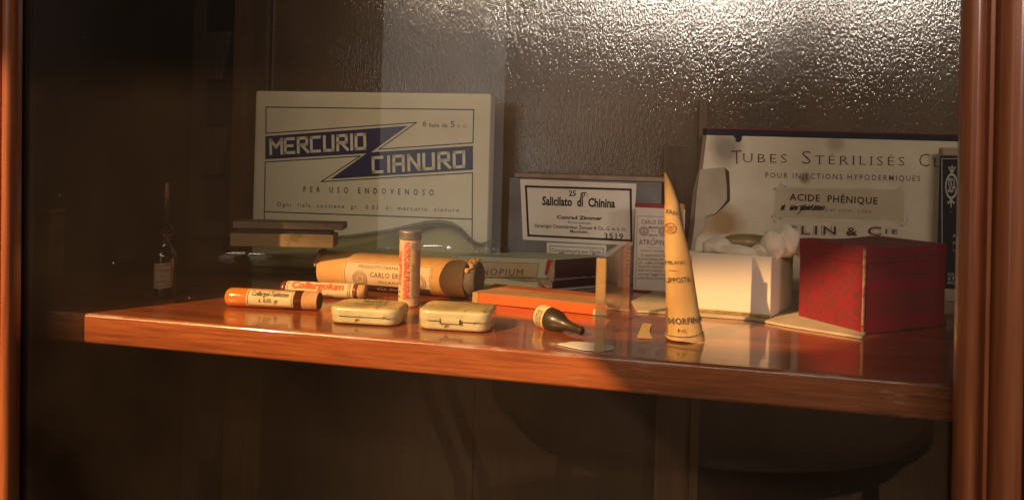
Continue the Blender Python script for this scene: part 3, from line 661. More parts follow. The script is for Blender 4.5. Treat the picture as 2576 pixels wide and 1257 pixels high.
# loose translucent flap at the right of the fold
bm = bmesh.new(); fl = [cs.uv(*cF(*p)) for p in ((160, 255), (240, 258), (236, 330), (238, 415), (246, 455), (212, 350))]
add_prism(bm, [(p.x, p.y) for p in fl], -.0006, .0002, 0, axis='y'); bmesh.ops.recalc_face_normals(bm, faces=bm.faces)
mesh_obj('paper_flap', bm, PAPER('waxed_paper', (0.17, 0.11, 0.06), rough=.4), t)
U = lambda x, y: cs.uv(*cF(x, y)); h = lambda n: n / 1.6767 * K * dpt / FPX
bm = bmesh.new()
add_text(bm, cs, 'MORFINA', U(131, 1036), U(346, 1014), h(38), OFF, bold=.02, space=1.1)
add_text(bm, cs, 'UPPOSTA', U(116, 773), U(262, 755), h(34), OFF, bold=.01)
add_text(bm, cs, 'MILANO', U(116, 652), U(230, 641), h(24), OFF)
add_text(bm, cs, 'ERBA', U(118, 316), U(192, 333), h(24), OFF)
add_text(bm, cs, 'P.G.', U(182, 1085), U(238, 1080), h(22), OFF)
add_line(bm, cs, U(124, 1113), U(250, 1108), h(5), OFF); add_line(bm, cs, U(250, 1108), U(370, 1082), h(5), OFF)
add_line(bm, cs, U(130, 690), U(180, 687), h(3), OFF)
mesh_obj('lettering', bm, ink('stamp', (0.09, 0.065, 0.03)), t)
bm = bmesh.new(); c = U(142, 415); add_ring(bm, cs, c, h(30), h(36), OFF); add_ring(bm, cs, c, h(0.1), h(9), OFF)
for k in range(3): add_line(bm, cs, c + Vector((h(-20), h(-16 + 14 * k))), c + Vector((h(20), h(-20 + 16 * k))), h(6), OFF)
mesh_obj('seal', bm, ink('redbrown', (0.25, 0.10, 0.035)), t)

# --- big cream board of sterilised tubes
A = S(1735, 728); ang = PSI - radians(1.0); sf = Flat(A, ang); U = lambda x, y: sf.uv(*cD(x, y)); h = lambda n: n * px_len(sf, cD(900, 700), cD(1000, 700)) / 100
t = thing('carton', 'large torn cream carton with brown lettering and a dark blue top edge, right back', 'box', A, ang)
def tube_card():
    m, nt, N, L, P = nodes('stained_cream_card'); tc = N.new('ShaderNodeTexCoord')
    n1 = N.new('ShaderNodeTexNoise'); n1.inputs['Scale'].default_value = 30; n1.inputs['Detail'].default_value = 8; L.new(tc.outputs['Object'], n1.inputs['Vector'])
    cr = N.new('ShaderNodeValToRGB'); cr.color_ramp.elements[0].position = .3; cr.color_ramp.elements[0].color = (0.74, 0.61, 0.43, 1); cr.color_ramp.elements[1].position = .7; cr.color_ramp.elements[1].color = (0.87, 0.75, 0.57, 1)
    L.new(n1.outputs[0], cr.inputs[0]); out = cr.outputs[0]
    for (x, y), rad, c in (((430, 850), 200, (0.36, 0.19, 0.06)), ((470, 330), 170, (0.30, 0.25, 0.19)), ((1020, 545), 60, (0.33, 0.24, 0.13)), ((1600, 785), 55, (0.36, 0.24, 0.13)), ((1240, 300), 90, (0.5, 0.41, 0.29))):
        q = U(x, y); mp = N.new('ShaderNodeVectorMath'); mp.operation = 'DISTANCE'; mp.inputs[1].default_value = (q.x, 0, q.y)
        L.new(tc.outputs['Object'], mp.inputs[0])
        ad = N.new('ShaderNodeMath'); ad.operation = 'MULTIPLY_ADD'; ad.inputs[1].default_value = h(rad) * .9; L.new(n1.outputs[0], ad.inputs[0]); L.new(mp.outputs['Value'], ad.inputs[2])
        mr = N.new('ShaderNodeMapRange'); mr.inputs['From Min'].default_value = h(rad) * .75; mr.inputs['From Max'].default_value = h(rad) * 1.35; mr.inputs['To Min'].default_value = .85; mr.inputs['To Max'].default_value = 0
        L.new(ad.outputs[0], mr.inputs[0]); mx = N.new('ShaderNodeMixRGB'); mx.inputs[2].default_value = (*c, 1); L.new(mr.outputs[0], mx.inputs[0]); L.new(out, mx.inputs[1]); out = mx.outputs[0]
    L.new(out, P.inputs['Base Color']); P.inputs['Roughness'].default_value = .7; P.inputs['Specular IOR Level'].default_value = .25; return m
TCARD = tube_card()
out = [U(205, 1060), U(232, 880), U(255, 640), U(300, 470), U(328, 236)]
out = [(p.x, p.y) for p in out]; rx = U(2260, 250).x
top = U(328, 236).y
bm = bmesh.new(); add_prism(bm, [(rx, 0), (rx, top)] + out[::-1] + [(out[0][0] - .0005, 0)], 0, .014, .0006, axis='y'); bmesh.ops.recalc_face_normals(bm, faces=bm.faces); mesh_obj('body', bm, TCARD, t)
bm = bmesh.new(); tl = U(326, 186); add_prism(bm, [(out[-1][0], top + .0002), (rx, top + .0002), (rx, tl.y - (tl.y - top) * .12), (tl.x, tl.y - (tl.y-top)*.12)], -.0006, .0144, .0004, axis='y')
add_poly(bm, Flat(A, ang), [U(512, 228), U(520, 248), U(532, 262), U(530, 282), U(556, 290), U(574, 272), U(574, 250), U(586, 232)], .0005)
bmesh.ops.recalc_face_normals(bm, faces=bm.faces); mesh_obj('dark_edging', bm, PAPER('navy_paper', (0.030, 0.028, 0.05)), t)
bm = bmesh.new(); add_prism(bm, [(tl.x, tl.y - (tl.y - top) * .115), (rx, tl.y - (tl.y - top) * .115), (rx, tl.y), (tl.x, tl.y)], -.0005, .0143, 0, axis='y'); bmesh.ops.recalc_face_normals(bm, faces=bm.faces); mesh_obj('red_line', bm, REDP, t)
# torn flap of raised board at the left edge
flap = [U(*p) for p in ((272, 482), (330, 476), (447, 464), (462, 600), (463, 690), (440, 725), (378, 792), (330, 800), (306, 815), (300, 900), (250, 960), (240, 1040), (208, 1040), (232, 880), (250, 640))]
bm = bmesh.new(); add_prism(bm, [(p.x, p.y) for p in flap][::-1], -.0042, -.0004, .0003, axis='y'); bmesh.ops.recalc_face_normals(bm, faces=bm.faces)
mesh_obj('torn_flap', bm, PAPER('bare_board', (0.58, 0.48, 0.36), c2=(0.42, 0.34, 0.25), spots=(0.18, 0.12, 0.08), spot_scale=60, spot_at=.64), t)
bm = bmesh.new(); fs = [U(*p) for p in ((449, 462), (486, 494), (492, 610), (492, 702), (436, 756), (384, 802), (378, 792), (463, 690))]
add_poly(bm, sf, fs, OFF); mesh_obj('flap_shadow', bm, surface('flap_shadow', (0.12, 0.06, 0.025), rough=.8), t)  # the flap's cast shadow, put in as a dark polygon
BRN = ink('maroon', (0.10, 0.035, 0.03))
bm = bmesh.new()
def serif_text(x0, y0, x1, y1, body, cap, **k): add_text(bm, sf, body, U(x0, y0), U(x1, y1), h(cap), OFF, serif=(cap > 40), **k)
def serifs(pts, wdt):   # small foot strokes under and over the letters
    for x, y in pts: add_line(bm, sf, U(x - wdt, y), U(x + wdt, y + .4), h(3.2), OFF)
serif_text(505, 443, 578, 440, 'T', 98, bold=-.012); serif_text(585, 430, 893, 434, 'UBES', 62, bold=-.01, space=1.35)
serif_text(1000, 440, 1062, 442, 'S', 92, bold=-.012); serif_text(1092, 442, 1726, 454, 'TÉRILISÉS', 62, bold=-.01, space=1.3)
serif_text(1828, 459, 1900, 461, 'C', 92, bold=-.012); serif_text(1935, 461, 2120, 465, 'LIN', 62, bold=-.01, space=1.35)
pass
serif_text(742, 539, 1836, 564, 'POUR INJECTIONS HYPODERMIQUES', 38, bold=.004, space=1.35)
mesh_obj('lettering', bm, BRN, t)
oct_ = [(850, 585), (880, 602), (1690, 612), (1722, 596), (1757, 636), (1744, 850), (1706, 876), (1668, 852), (850, 826), (806, 842), (788, 812), (808, 618)]
bm = bmesh.new(); add_poly(bm, sf, [U(*p) for p in ((850, 600), (1700, 612), (1722, 640), (1722, 850), (1690, 856), (815, 826), (800, 800), (812, 625))], OFF)
lab = mesh_obj('label', bm, PAPER('tan_label', (0.70, 0.57, 0.40), c2=(0.62, 0.49, 0.33), spots=(0.33, 0.22, 0.12), spot_scale=90, spot_at=.68), t); lab['label'] = 'tan inset label with cut corners and scribbled handwriting'
bm = bmesh.new(); add_path(bm, sf, [U(*p) for p in oct_], h(17), OFF * 1.5, close=True); mesh_obj('embossed_border', bm, PAPER('pale_emboss', (0.84, 0.75, 0.60)), lab)
bm = bmesh.new(); add_text(bm, sf, 'ACIDE  PHÉNIQUE', U(912, 697), U(1533, 726), h(47), OFF * 2, bold=.02, space=1.12)
rs = random.Random(3)
for x0, n in ((850, 2), (915, 4), (985, 7), (1080, 6)):
    for k in range(n):
        x = x0 + k * 13; add_path(bm, sf, [U(x, 768 - rs.uniform(0, 8)), U(x + 6, 742 + rs.uniform(-4, 10)), U(x + 16, 738 + rs.uniform(-10, 6)), U(x + 9, 765)], h(7), OFF * 2)
add_path(bm, sf, [U(1010, 742), U(990, 775), U(968, 795)], h(7), OFF * 2); add_path(bm, sf, [U(915, 752), U(1030, 730)], h(5), OFF * 2)
mesh_obj('lettering', bm, ink('darkbrown', (0.05, 0.03, 0.022)), lab)
bm = bmesh.new(); add_text(bm, sf, 'par cent. cube', U(1168, 773), U(1490, 789), h(27), OFF * 2, space=1.2); mesh_obj('fine_print', bm, ink('pale', (0.2, 0.15, 0.1)), lab)
for nm, bold, mt, k in (('lettering_outline', .085, ink('mauve', (0.16, 0.09, 0.08)), 1), ('lettering_rim', .065, PAPER('pale_emboss', (0.84, 0.75, 0.60)), 2), ('lettering', .015, ink('maroon2', (0.13, 0.025, 0.03)), 3)):
    bm = bmesh.new()
    add_text(bm, sf, 'CLIN', U(868, 934), U(1240, 940), h(56), OFF * k, bold=bold, space=1.4); add_text(bm, sf, '&', U(1312, 941), U(1392, 943), h(52), OFF * k, bold=bold)
    add_text(bm, sf, 'C', U(1462, 943), U(1560, 945), h(58), OFF * k, bold=bold); add_text(bm, sf, 'IE', U(1590, 932), U(1675, 934), h(30), OFF * k, bold=bold, space=1.5)
    mesh_obj(nm, bm, mt, t)

# --- narrow dark box at the right edge
A = S(2362, 757); ang = PSI; sf = Flat(A, ang); U = lambda x, y: sf.uv(*cH(x, y)); h = lambda n: n * px_len(sf, cH(200, 300), cH(300, 300)) / 100
t = thing('carton', 'narrow black carton with a white oval monogram, half hidden by the right door moulding', 'box', A, ang)
p0 = U(196, 500); p1 = U(560, 60); pb = U(205, 1050).y; pt_ = U(180, 112).y
bm = bmesh.new(); add_box(bm, p0.x, p1.x, 0, .006, pb, pt_ - .0002, .0008); mesh_obj('body', bm, PAPER('black_paper', (0.020, 0.020, 0.024), rough=.6), t)
BEIGE = PAPER('beige_card', (0.46, 0.36, 0.24))
bm = bmesh.new(); add_box(bm, p0.x - .0008, p1.x, -.0008, .0066, pt_, U(180, 55).y, .001); mesh_obj('card_end', bm, BEIGE, t); bm = bmesh.new(); add_box(bm, p0.x - .0006, p1.x, -.0008, .0066, 0.0, pb - .0002, .001); mesh_obj('card_end', bm, BEIGE, t)
bm = bmesh.new(); add_path(bm, sf, [U(196, 1040), U(194, 135), U(540, 132)], h(5), OFF)
c = U(262, 328); add_ring(bm, sf, c, h(36), h(45), OFF, n=40, ry=2.05)
add_text(bm, sf, 'SISA', U(236, 372), U(292, 372), h(100), OFF, bold=.01, space=.9)
for s in (1, -1):
    for dx in (-1, 0, 1): add_line(bm, sf, c + Vector((0, s * h(94))), c + Vector((dx * h(22), s * h(128 if dx else 150))), h(7), OFF)
    add_ring(bm, sf, c + Vector((0, s * h(106))), h(9), h(14), OFF)
    add_line(bm, sf, c + Vector((-h(28), s * h(132 if s > 0 else 112))), c + Vector((h(28), s * h(132 if s > 0 else 112))), h(6), OFF)
for k, (y, wd) in enumerate(((690, 90), (740, 60), (790, 80), (960, 120), (990, 140), (1020, 150))):
    add_text(bm, sf, ('FIALE', 'PER', 'USO', 'SOLUZIONE', 'STERILE', 'IPODERMICA')[k], U(275 - (k > 2) * 40, y), U(275 + wd, y), h(20), OFF)
mesh_obj('lettering', bm, ink('palewhite', (0.42, 0.40, 0.36)), t)

# --- card sheet and open white box with cotton wool
pts = [S(1589, 762), S(1602, 786), S(1760, 797), S(1890, 806), S(1985, 824), S(2168, 853), S(2215, 800), S(2120, 735), S(1850, 715), S(1664, 728)]
O = pts[0]; t = mesh_obj('card_sheet', bmesh.new(), PAPER('sheet_card', (0.50, 0.40, 0.26), spots=(0.28, 0.19, 0.10), spot_scale=55, spot_at=.66), loc=O)
bm = bmesh.new(); add_prism(bm, [((p - O).x, (p - O).y) for p in pts], 0.0002, .0019, .0003); bm.to_mesh(t.data); bm.free()
tag(t, 'flat stained ivory card lying on the shelf under the white and red boxes', 'card')
SHZ = .0020
A = S(1756, 782, SHZ); B = S(1937, 799, SHZ)
A = B + Vector((cos(radians(174)), sin(radians(174)), 0)) * reach(B, radians(174), 1737)
Lr = reach(B, radians(66), 2020)
Cc = B + Vector((cos(radians(66)), sin(radians(66)), 0)) * min(Lr, .055); Dd = A + (Cc - B)
t = thing('open_box', 'open white cardboard box on the card sheet, packed with cotton wool', 'box', A, 0)
Hw = ZH(B, 646) - SHZ
pl = [tuple((p - A)[:2]) for p in (A, B, Cc, Dd)]
WHITE = PAPER('white_card', (0.74, 0.65, 0.52), c2=(0.69, 0.58, 0.44), scale=14, spots=(0.62, 0.5, 0.36), spot_scale=45, spot_at=.7)
bm = bmesh.new(); ins = []
ctr = sum((Vector(p) for p in pl), Vector((0, 0))) / 4
for p in pl: v = Vector(p); ins.append(v + (ctr - v) * .05)
lo = [bm.verts.new((p[0], p[1], 0)) for p in pl]; hi = [bm.verts.new((p[0], p[1], Hw)) for p in pl]
ih = [bm.verts.new((p[0], p[1], Hw)) for p in ins]; il = [bm.verts.new((p[0], p[1], .002)) for p in ins]
bm.faces.new(lo[::-1]); bm.faces.new(il)
for i in range(4):
    j = (i + 1) % 4; bm.faces.new((lo[i], lo[j], hi[j], hi[i])); bm.faces.new((hi[i], hi[j], ih[j], ih[i])); bm.faces.new((ih[i], ih[j], il[j], il[i]))
bmesh.ops.recalc_face_normals(bm, faces=bm.faces)
bmesh.ops.bevel(bm, geom=list(bm.edges), offset=.0005, segments=1, affect='EDGES'); mesh_obj('body', bm, WHITE, t)
bm = bmesh.new(); e = (Vector(pl[1]) - Vector(pl[0])); en = e.normalized(); nn = Vector((en.y, -en.x))
a = Vector(pl[0]) + nn * .0004; b = Vector(pl[1]) + nn * .0004 + en * .0006
add_prism(bm, [tuple(a + nn * .0008), tuple(b + nn * .0008), tuple(b), tuple(a)], 0, .0026, .0003); rough_up(bm, .0002, 200)
mesh_obj('gilt_edging', bm, surface('gilt_paper', (0.55, 0.38, 0.15), (0.35, 0.2, 0.06), rough=.35, metal=.6, scale=200), t)
# cotton wool
COTTON = surface('cotton_wool', (0.86, 0.72, 0.54), (0.76, 0.61, 0.44), rough=1.0, scale=70, spec=0.05, sheen=0.3, bump=.35, bscale=260, sss=.7)
def cotton_lumps(bm, lumps, seed):
    for (c, rx, ry, rz) in lumps:
        b = bmesh.new(); bmesh.ops.create_icosphere(b, subdivisions=4, radius=1)
        for v in b.verts:
            n = noise.fractal(v.co * 1.6 + Vector(c) * 90, 1.0, 2.0, 5); v.co *= 1 + .15 * n
            v.co = Vector((v.co.x * rx, v.co.y * ry, v.co.z * rz)) + Vector(c)
        for f in b.faces: f.smooth = True
        join(bm, b)
    rs = random.Random(seed); base_v = [v.co.copy() for v in bm.verts]; nn = [v.normal.copy() for v in bm.verts]
    bm.normal_update(); nn = [v.normal.copy() for v in bm.verts]
    for k in range(4200):
        i = rs.randrange(len(base_v)); p = base_v[i]; d = (nn[i] + Vector((rs.gauss(0, .8), rs.gauss(0, .8), rs.gauss(0, .8)))).normalized()
        L_ = rs.uniform(.0008, .0036); s = d.orthogonal().normalized() * .00005; q = p + d * L_ + Vector((rs.gauss(0, .0006), rs.gauss(0, .0006), rs.gauss(0, .0006)))
        bm.faces.new([bm.verts.new(p - s), bm.verts.new(p + s), bm.verts.new(q)])
wv = Vector(pl[1]); dv = Vector(pl[3]); g = lambda a, b, z: (wv.x * a + dv.x * b, wv.y * a + dv.y * b, z)
cw = mesh_obj('cotton_wool', bmesh.new(), COTTON, loc=A)
bm = bmesh.new()
cotton_lumps(bm, [(g(.5, .5, Hw - .004), .021, .021, .006), (g(.20, .40, Hw + .002), .012, .012, .0075), (g(.5, .24, Hw + .0005), .016, .007, .0052), (g(.80, .30, Hw + .002), .0085, .008, .0058), (g(1.06, .45, Hw + .0095), .0095, .009, .0118), (g(.92, .28, Hw + .0065), .0085, .0078, .0112), (g(1.24, .55, Hw + .004), .0065, .007, .0065), (g(.15, .8, Hw + .003), .013, .009, .007)], 5)
bm.to_mesh(cw.data); bm.free(); tag(cw, 'fluffy off-white cotton wool bulging out of the open white box', 'cotton wool')
e0 = A + Vector(g(.56, .50, Hw + .0075)); eg = mesh_obj('medicine_vial', bmesh.new(), surface('olive_glass', (0.30, 0.21, 0.075), (0.25, 0.165, 0.055), rough=.45, scale=30, coat=.6), loc=e0)
bm = bmesh.new(); bmesh.ops.create_uvsphere(bm, u_segments=40, v_segments=20, radius=1)
for v in bm.verts: v.co = Vector((v.co.x * .020, v.co.y * .010, v.co.z * .0058))
for f in bm.faces: f.smooth = True
bm.to_mesh(eg.data); bm.free(); tag(eg, 'smooth olive-yellow rounded vial bedded in the cotton wool', 'vial')

# --- red brocade box
P0 = S(2170, 843); a1, a2 = radians(38), radians(127)
P1 = P0 + Vector((cos(a1), sin(a1), 0)) * reach(P0, a1, 2375); P3 = P0 + Vector((cos(a2), sin(a2), 0)) * reach(P0, a2, 2008); P2 = P1 + (P3 - P0)
Hr = ZH(P0, 621)
t = thing('brocade_box', 'cube-shaped box covered in red brocade paper with a dull green floral pattern', 'box', P0, a2 - pi)
def brocade():
    m, nt, N, L, P = nodes('red_brocade'); tc = N.new('ShaderNodeTexCoord')
    nz = N.new('ShaderNodeTexNoise'); nz.inputs['Scale'].default_value = 75; nz.inputs['Detail'].default_value = 4
    L.new(tc.outputs['Object'], nz.inputs['Vector'])
    wv_ = N.new('ShaderNodeVectorMath'); wv_.operation = 'MULTIPLY_ADD'; wv_.inputs[1].default_value = (.006, .006, .006); L.new(nz.outputs['Color'], wv_.inputs[0]); L.new(tc.outputs['Object'], wv_.inputs[2])
    def lattice(shift):
        mp = N.new('ShaderNodeMapping'); mp.inputs['Scale'].default_value = (40, 40, 40); mp.inputs['Location'].default_value = shift
        L.new(wv_.outputs[0], mp.inputs['Vector'])
        fr = N.new('ShaderNodeVectorMath'); fr.operation = 'FRACTION'; L.new(mp.outputs[0], fr.inputs[0])
        sb = N.new('ShaderNodeVectorMath'); sb.operation = 'SUBTRACT'; sb.inputs[1].default_value = (.5, .5, .5); L.new(fr.outputs[0], sb.inputs[0])
        sp = N.new('ShaderNodeSeparateXYZ'); L.new(sb.outputs[0], sp.inputs[0]); cb = N.new('ShaderNodeCombineXYZ'); L.new(sp.outputs[0], cb.inputs[0]); L.new(sp.outputs[2], cb.inputs[2])
        ln = N.new('ShaderNodeVectorMath'); ln.operation = 'LENGTH'; L.new(cb.outputs[0], ln.inputs[0]); return ln.outputs['Value']
    mn = N.new('ShaderNodeMath'); mn.operation = 'MINIMUM'; L.new(lattice((0, 0, 0.1)), mn.inputs[0]); L.new(lattice((.5, .5, .6)), mn.inputs[1])
    rp = N.new('ShaderNodeValToRGB'); rp.color_ramp.interpolation = 'LINEAR'; e = rp.color_ramp.elements
    e[0].position = 0.05; e[0].color = (.9,) * 3 + (1,); e[1].position = 1.0; e[1].color = (0, 0, 0, 1)
    for pos, val in ((.10, .2), (.15, .9), (.20, .35), (.27, 1), (.31, .9), (.34, .0)): x = e.new(pos); x.color = (val, val, val, 1)
    L.new(mn.outputs[0], rp.inputs[0])
    n2 = N.new('ShaderNodeTexNoise'); n2.inputs['Scale'].default_value = 260; n2.inputs['Detail'].default_value = 3; L.new(tc.outputs['Object'], n2.inputs['Vector'])
    r2 = N.new('ShaderNodeValToRGB'); r2.color_ramp.elements[0].position = .42; r2.color_ramp.elements[1].position = .55; L.new(n2.outputs[0], r2.inputs[0])
    ml = N.new('ShaderNodeMath'); ml.operation = 'MULTIPLY'; L.new(rp.outputs[0], ml.inputs[0]); L.new(r2.outputs[0], ml.inputs[1])
    mx = N.new('ShaderNodeMixRGB'); mx.inputs[1].default_value = (0.215, 0.015, 0.022, 1); mx.inputs[2].default_value = (0.115, 0.03, 0.02, 1)
    L.new(ml.outputs[0], mx.inputs[0]); L.new(mx.outputs[0], P.inputs['Base Color']); P.inputs['Roughness'].default_value = .6; P.inputs['Specular IOR Level'].default_value = .3
    b = N.new('ShaderNodeBump'); b.inputs['Strength'].default_value = .3; b.inputs['Distance'].default_value = .0005; L.new(n2.outputs[0], b.inputs['Height']); L.new(b.outputs[0], P.inputs['Normal'])
    return m
BROC = brocade(); rz = a2 - pi
pl4 = plan_local([P0, P1, P2, P3], P0, rz)
cp = sum((Vector(p) for p in pl4), Vector((0, 0))) / 4
bm = bmesh.new(); add_prism(bm, pl4, 0.0003, Hr * .94, .0006); mesh_obj('body', bm, BROC, t)
bm = bmesh.new(); n_ = 12
add_prism(bm, [tuple(cp + (Vector(p) - cp) * 1.012) for p in pl4], Hr * .80, Hr, .0008)
bmesh.ops.subdivide_edges(bm, edges=[e for e in bm.edges if e.calc_length() > .02], cuts=6, use_grid_fill=True)
for v in bm.verts:
    q = (Vector(v.co[:2]) - cp).length / (Vector(pl4[1]) - cp).length; v.co.z -= .0026 * max(0, 1 - (q - .35) ** 2 * 5) * (1 if v.co.z > Hr * .9 else 0) * .6
mesh_obj('lid', bm, BROC, t)
bm = bmesh.new(); add_box(bm, -.0006, .0006, -.0009, .0006, .0005, Hr - .001, .0002); subdiv(bm, 3); rough_up(bm, .00025, 300); mesh_obj('worn_edge', bm, PAPER('worn_edge', (0.50, 0.36, 0.22), c2=(.3, .05, .04), scale=250), t)

# --- flat orange box
A = S(1190, 761); B = S(1528, 796); C_ = S(1586, 767); ang = atan2((B - A).y, (B - A).x); L_ = (B - A).length
t = thing('flat_box', 'flat bright orange cardboard box with a tan top and scuffed corners', 'box', A, ang)
Ho = ZH(B, 767); dpo = .042
ORANGE = PAPER('orange_paper', (0.74, 0.125, 0.02), c2=(0.64, 0.10, 0.016))
TANP = PAPER('tan_top', (0.38, 0.20, 0.07), spots=(0.5, 0.36, 0.2), spot_scale=90, spot_at=.66)
bm = bmesh.new(); add_box(bm, 0, L_, 0, dpo, 0.0003, Ho - .0008, .0005); mesh_obj('tray', bm, ORANGE, t)
bm = bmesh.new(); add_box(bm, .0003, L_ - .0003, .0003, dpo * .62, Ho - .0007, Ho, .0003); mesh_obj('tan_panel', bm, TANP, t)
bm = bmesh.new(); add_box(bm, .0003, L_ + .001, dpo * .63, dpo + .0003, Ho - .0007, Ho + .0002, .0003); mesh_obj('lid_edge', bm, PAPER('red_brown_paper', (0.34, 0.09, 0.03)), t)
bm = bmesh.new(); add_box(bm, L_ - .0105, L_ - .001, -.0006, .0006, .0004, Ho * .55, .0004); rough_up(bm, .0006, 260); mesh_obj('scuffed_corner', bm, PAPER('scuff', (0.5, 0.42, 0.28)), t)
bm = bmesh.new(); add_box(bm, -.0004, .004, -.0005, .002, .0003, Ho, .0003); rough_up(bm, .0003, 260); mesh_obj('scuffed_corner', bm, PAPER('tanscuff', (0.45, 0.27, 0.10)), t)

# --- pale green two-part box with dark maroon end
FR = S(1388, 735); ang = radians(8); FL = FR - Vector((cos(ang), sin(ang), 0)) * reach(FR, ang + pi, 1134); ae = radians(46)
BR = FR + Vector((cos(ae), sin(ae), 0)) * reach(FR, ae, 1541); BL = FL + (BR - FR)
t = thing('flat_box', 'pale green two-part box with dark maroon ends and torn red corners, behind the orange box', 'box', FL, ang)
pg = plan_local([FL, FR, BR, BL], FL, ang); Hg = ZH(FR, 652); Lg = pg[1][0]
GREEN = PAPER('pale_green_paper', (0.46, 0.48, 0.31), c2=(0.38, 0.39, 0.25), spots=(.3, .24, .14), spot_scale=120, spot_at=.7)
MAROON = PAPER('maroon_paper', (0.050, 0.016, 0.017), c2=(.035, .012, .012), rough=.5)
shr = lambda k: [tuple(Vector(p) * 1 + (Vector((sum(q[0] for q in pg) / 4, sum(q[1] for q in pg) / 4)) - Vector(p)) * k) for p in pg]
zsplit = Hg * .42
bm = bmesh.new(); add_prism(bm, shr(0.0), .0003, Hg * .36, .0005); mesh_obj('tray', bm, GREEN, t)
bm = bmesh.new(); add_prism(bm, shr(.05), Hg * .3, Hg * .6, 0); mesh_obj('inner_rim', bm, PAPER('rim_card', (0.34, .22, .13), scale=90, spots=(.05, .03, .02), spot_scale=70, spot_at=.55), t)
bm = bmesh.new(); add_prism(bm, shr(-.004), zsplit, Hg, .0007); mesh_obj('lid', bm, GREEN, t)
# maroon end papers
ev = (Vector(pg[2]) - Vector(pg[1])); en = ev.normalized(); on = Vector((en.y, -en.x))
def endp(z0, z1, s0, s1, th): 
    a = Vector(pg[1]) + ev * s0 + on * .0006; b = Vector(pg[1]) + ev * s1 + on * .0006
    add_prism(bm, [tuple(a), tuple(a + on * th), tuple(b + on * th), tuple(b)], z0, z1, .0003)
bm = bmesh.new(); endp(zsplit + .0002, Hg - .0004, .03, 1, .0006); endp(.003, Hg * .36, .0, .98, .0005); mesh_obj('end_paper', bm, MAROON, t)
sf = Flat(FL, ang); U = lambda x, y: sf.uv(*cE(x, y)); h = lambda n: n * px_len(sf, cE(300, 300), cE(400, 300)) / 100
bm = bmesh.new(); add_poly(bm, sf, [U(-80, 290), U(655, 292), U(672, 182), U(-80, 165)], .0008); lab = mesh_obj('label', bm, PAPER('tan_label2', (0.48, 0.33, 0.16), c2=(.44, .36, .22), scale=60), t)
bm = bmesh.new(); add_path(bm, sf, [U(-80, 160), U(672, 181), U(653, 290)], h(3), .0010); add_line(bm, sf, U(-80, 372), U(660, 380), h(3), .0003)
add_text(bm, sf, 'NOPIUM', U(205, 276), U(545, 284), h(56), .0011, bold=-.004, space=1.25, shear=.12); add_text(bm, sf, 'PA', U(90, 274), U(180, 276), h(56), .0011, bold=-.004, space=1.25, shear=.12)
mesh_obj('lettering', bm, ink('olive', (0.07, 0.055, 0.03)), lab)
bm = bmesh.new()
for q in ([(745, 150), (722, 270), (738, 278), (762, 262), (772, 225), (790, 170), (800, 152)], [(670, 340), (668, 352), (705, 368), (690, 402), (775, 404), (780, 378), (745, 380), (700, 350)]):
    pp = [U(*p) for p in q]; add_prism(bm, [(p.x, p.y) for p in pp], -.0012, -.0004, 0, axis='y')
bmesh.ops.recalc_face_normals(bm, faces=bm.faces); mesh_obj('torn_red_corner', bm, PAPER('bright_red', (0.34, 0.03, 0.03)), t)
bm = bmesh.new()
for q in ([(780, 165), (758, 235), (742, 290), (770, 318), (795, 330), (800, 260), (808, 240), (792, 215), (800, 180)], [(640, 318), (720, 315), (780, 330), (778, 378), (735, 352), (690, 335)], [(664, 350), (700, 362), (690, 398), (664, 396)], [(420, 306), (640, 308), (690, 322), (560, 322)]):
    pp = [U(*p) for p in q]; add_prism(bm, [(p.x, p.y) for p in pp], -.0016, -.0005, 0, axis='y')
bmesh.ops.recalc_face_normals(bm, faces=bm.faces); mesh_obj('torn_paper', bm, PAPER('torn_paper', (0.47, 0.34, 0.2), c2=(.3, .2, .11), scale=90), t)

# --- big cardboard roll with grey stopper
rr = .0150; RE = S(1177, 749); ang = radians(-4); LL = reach(RE, ang + pi, 816); A = RE - Vector((cos(ang), sin(ang), 0)) * LL
t = thing('cardboard_tube', 'thick tan cardboard tube lying down, with printed label and grey stopper', 'tube', A, ang)
CARD = PAPER('tan_cardboard', (0.56, 0.31, 0.10), c2=(0.47, 0.245, 0.075), spots=(0.25, 0.10, 0.03), spot_scale=70, spot_at=.70)
bm = bmesh.new()
add_lathe(bm, [(-.001, .0115), (.0, .0138), (.004, rr), (LL * .5, rr), (LL - .002, rr), (LL, rr * .97)], 48, 'x', (0, 0, rr), wob=lambda s, a: .012 * noise.noise(Vector((s * 120, cos(a) * 2, sin(a) * 2))) + (.05 * noise.noise(Vector((cos(a) * 5, sin(a) * 5, s * 300))) if s < .003 else 0))
mesh_obj('body', bm, CARD, t, smooth=True)
bm = bmesh.new()
for k in range(16):   # crumpled paper at the left end
    a = radians(20 + k * 13); r0 = rr * .9; c = Vector((-.002, -cos(a) * r0 * .9, rr + sin(a) * r0 * .95))
    b = bmesh.new(); bmesh.ops.create_icosphere(b, subdivisions=2, radius=.0034 if k in (3, 4, 5, 6, 7) else .0022)
    for v in b.verts: v.co = v.co * (1 + .45 * noise.noise(v.co * 500 + Vector((k, 0, 0)))); v.co.x *= .7; v.co += c
    join(bm, b)
mesh_obj('crumpled_end', bm, PAPER('crumple', (0.42, 0.24, 0.09), c2=(.28, .15, .06), scale=120), t)
GREYR = surface('grey_rubber', (0.105, 0.085, 0.066), (0.07, 0.056, 0.045), rough=.75, scale=120, bump=.4)
bm = bmesh.new(); add_lathe(bm, [(LL - .002, rr * .9), (LL + .0055, rr * .93), (LL + .0085, rr * .90), (LL + .0095, rr * .82), (LL + .0085, rr * .74)], 44, 'x', (0, 0, rr), wob=lambda s, a: .03 * noise.noise(Vector((s * 200, cos(a) * 3, sin(a) * 3)))); stp = mesh_obj('stopper', bm, GREYR, t, smooth=True)
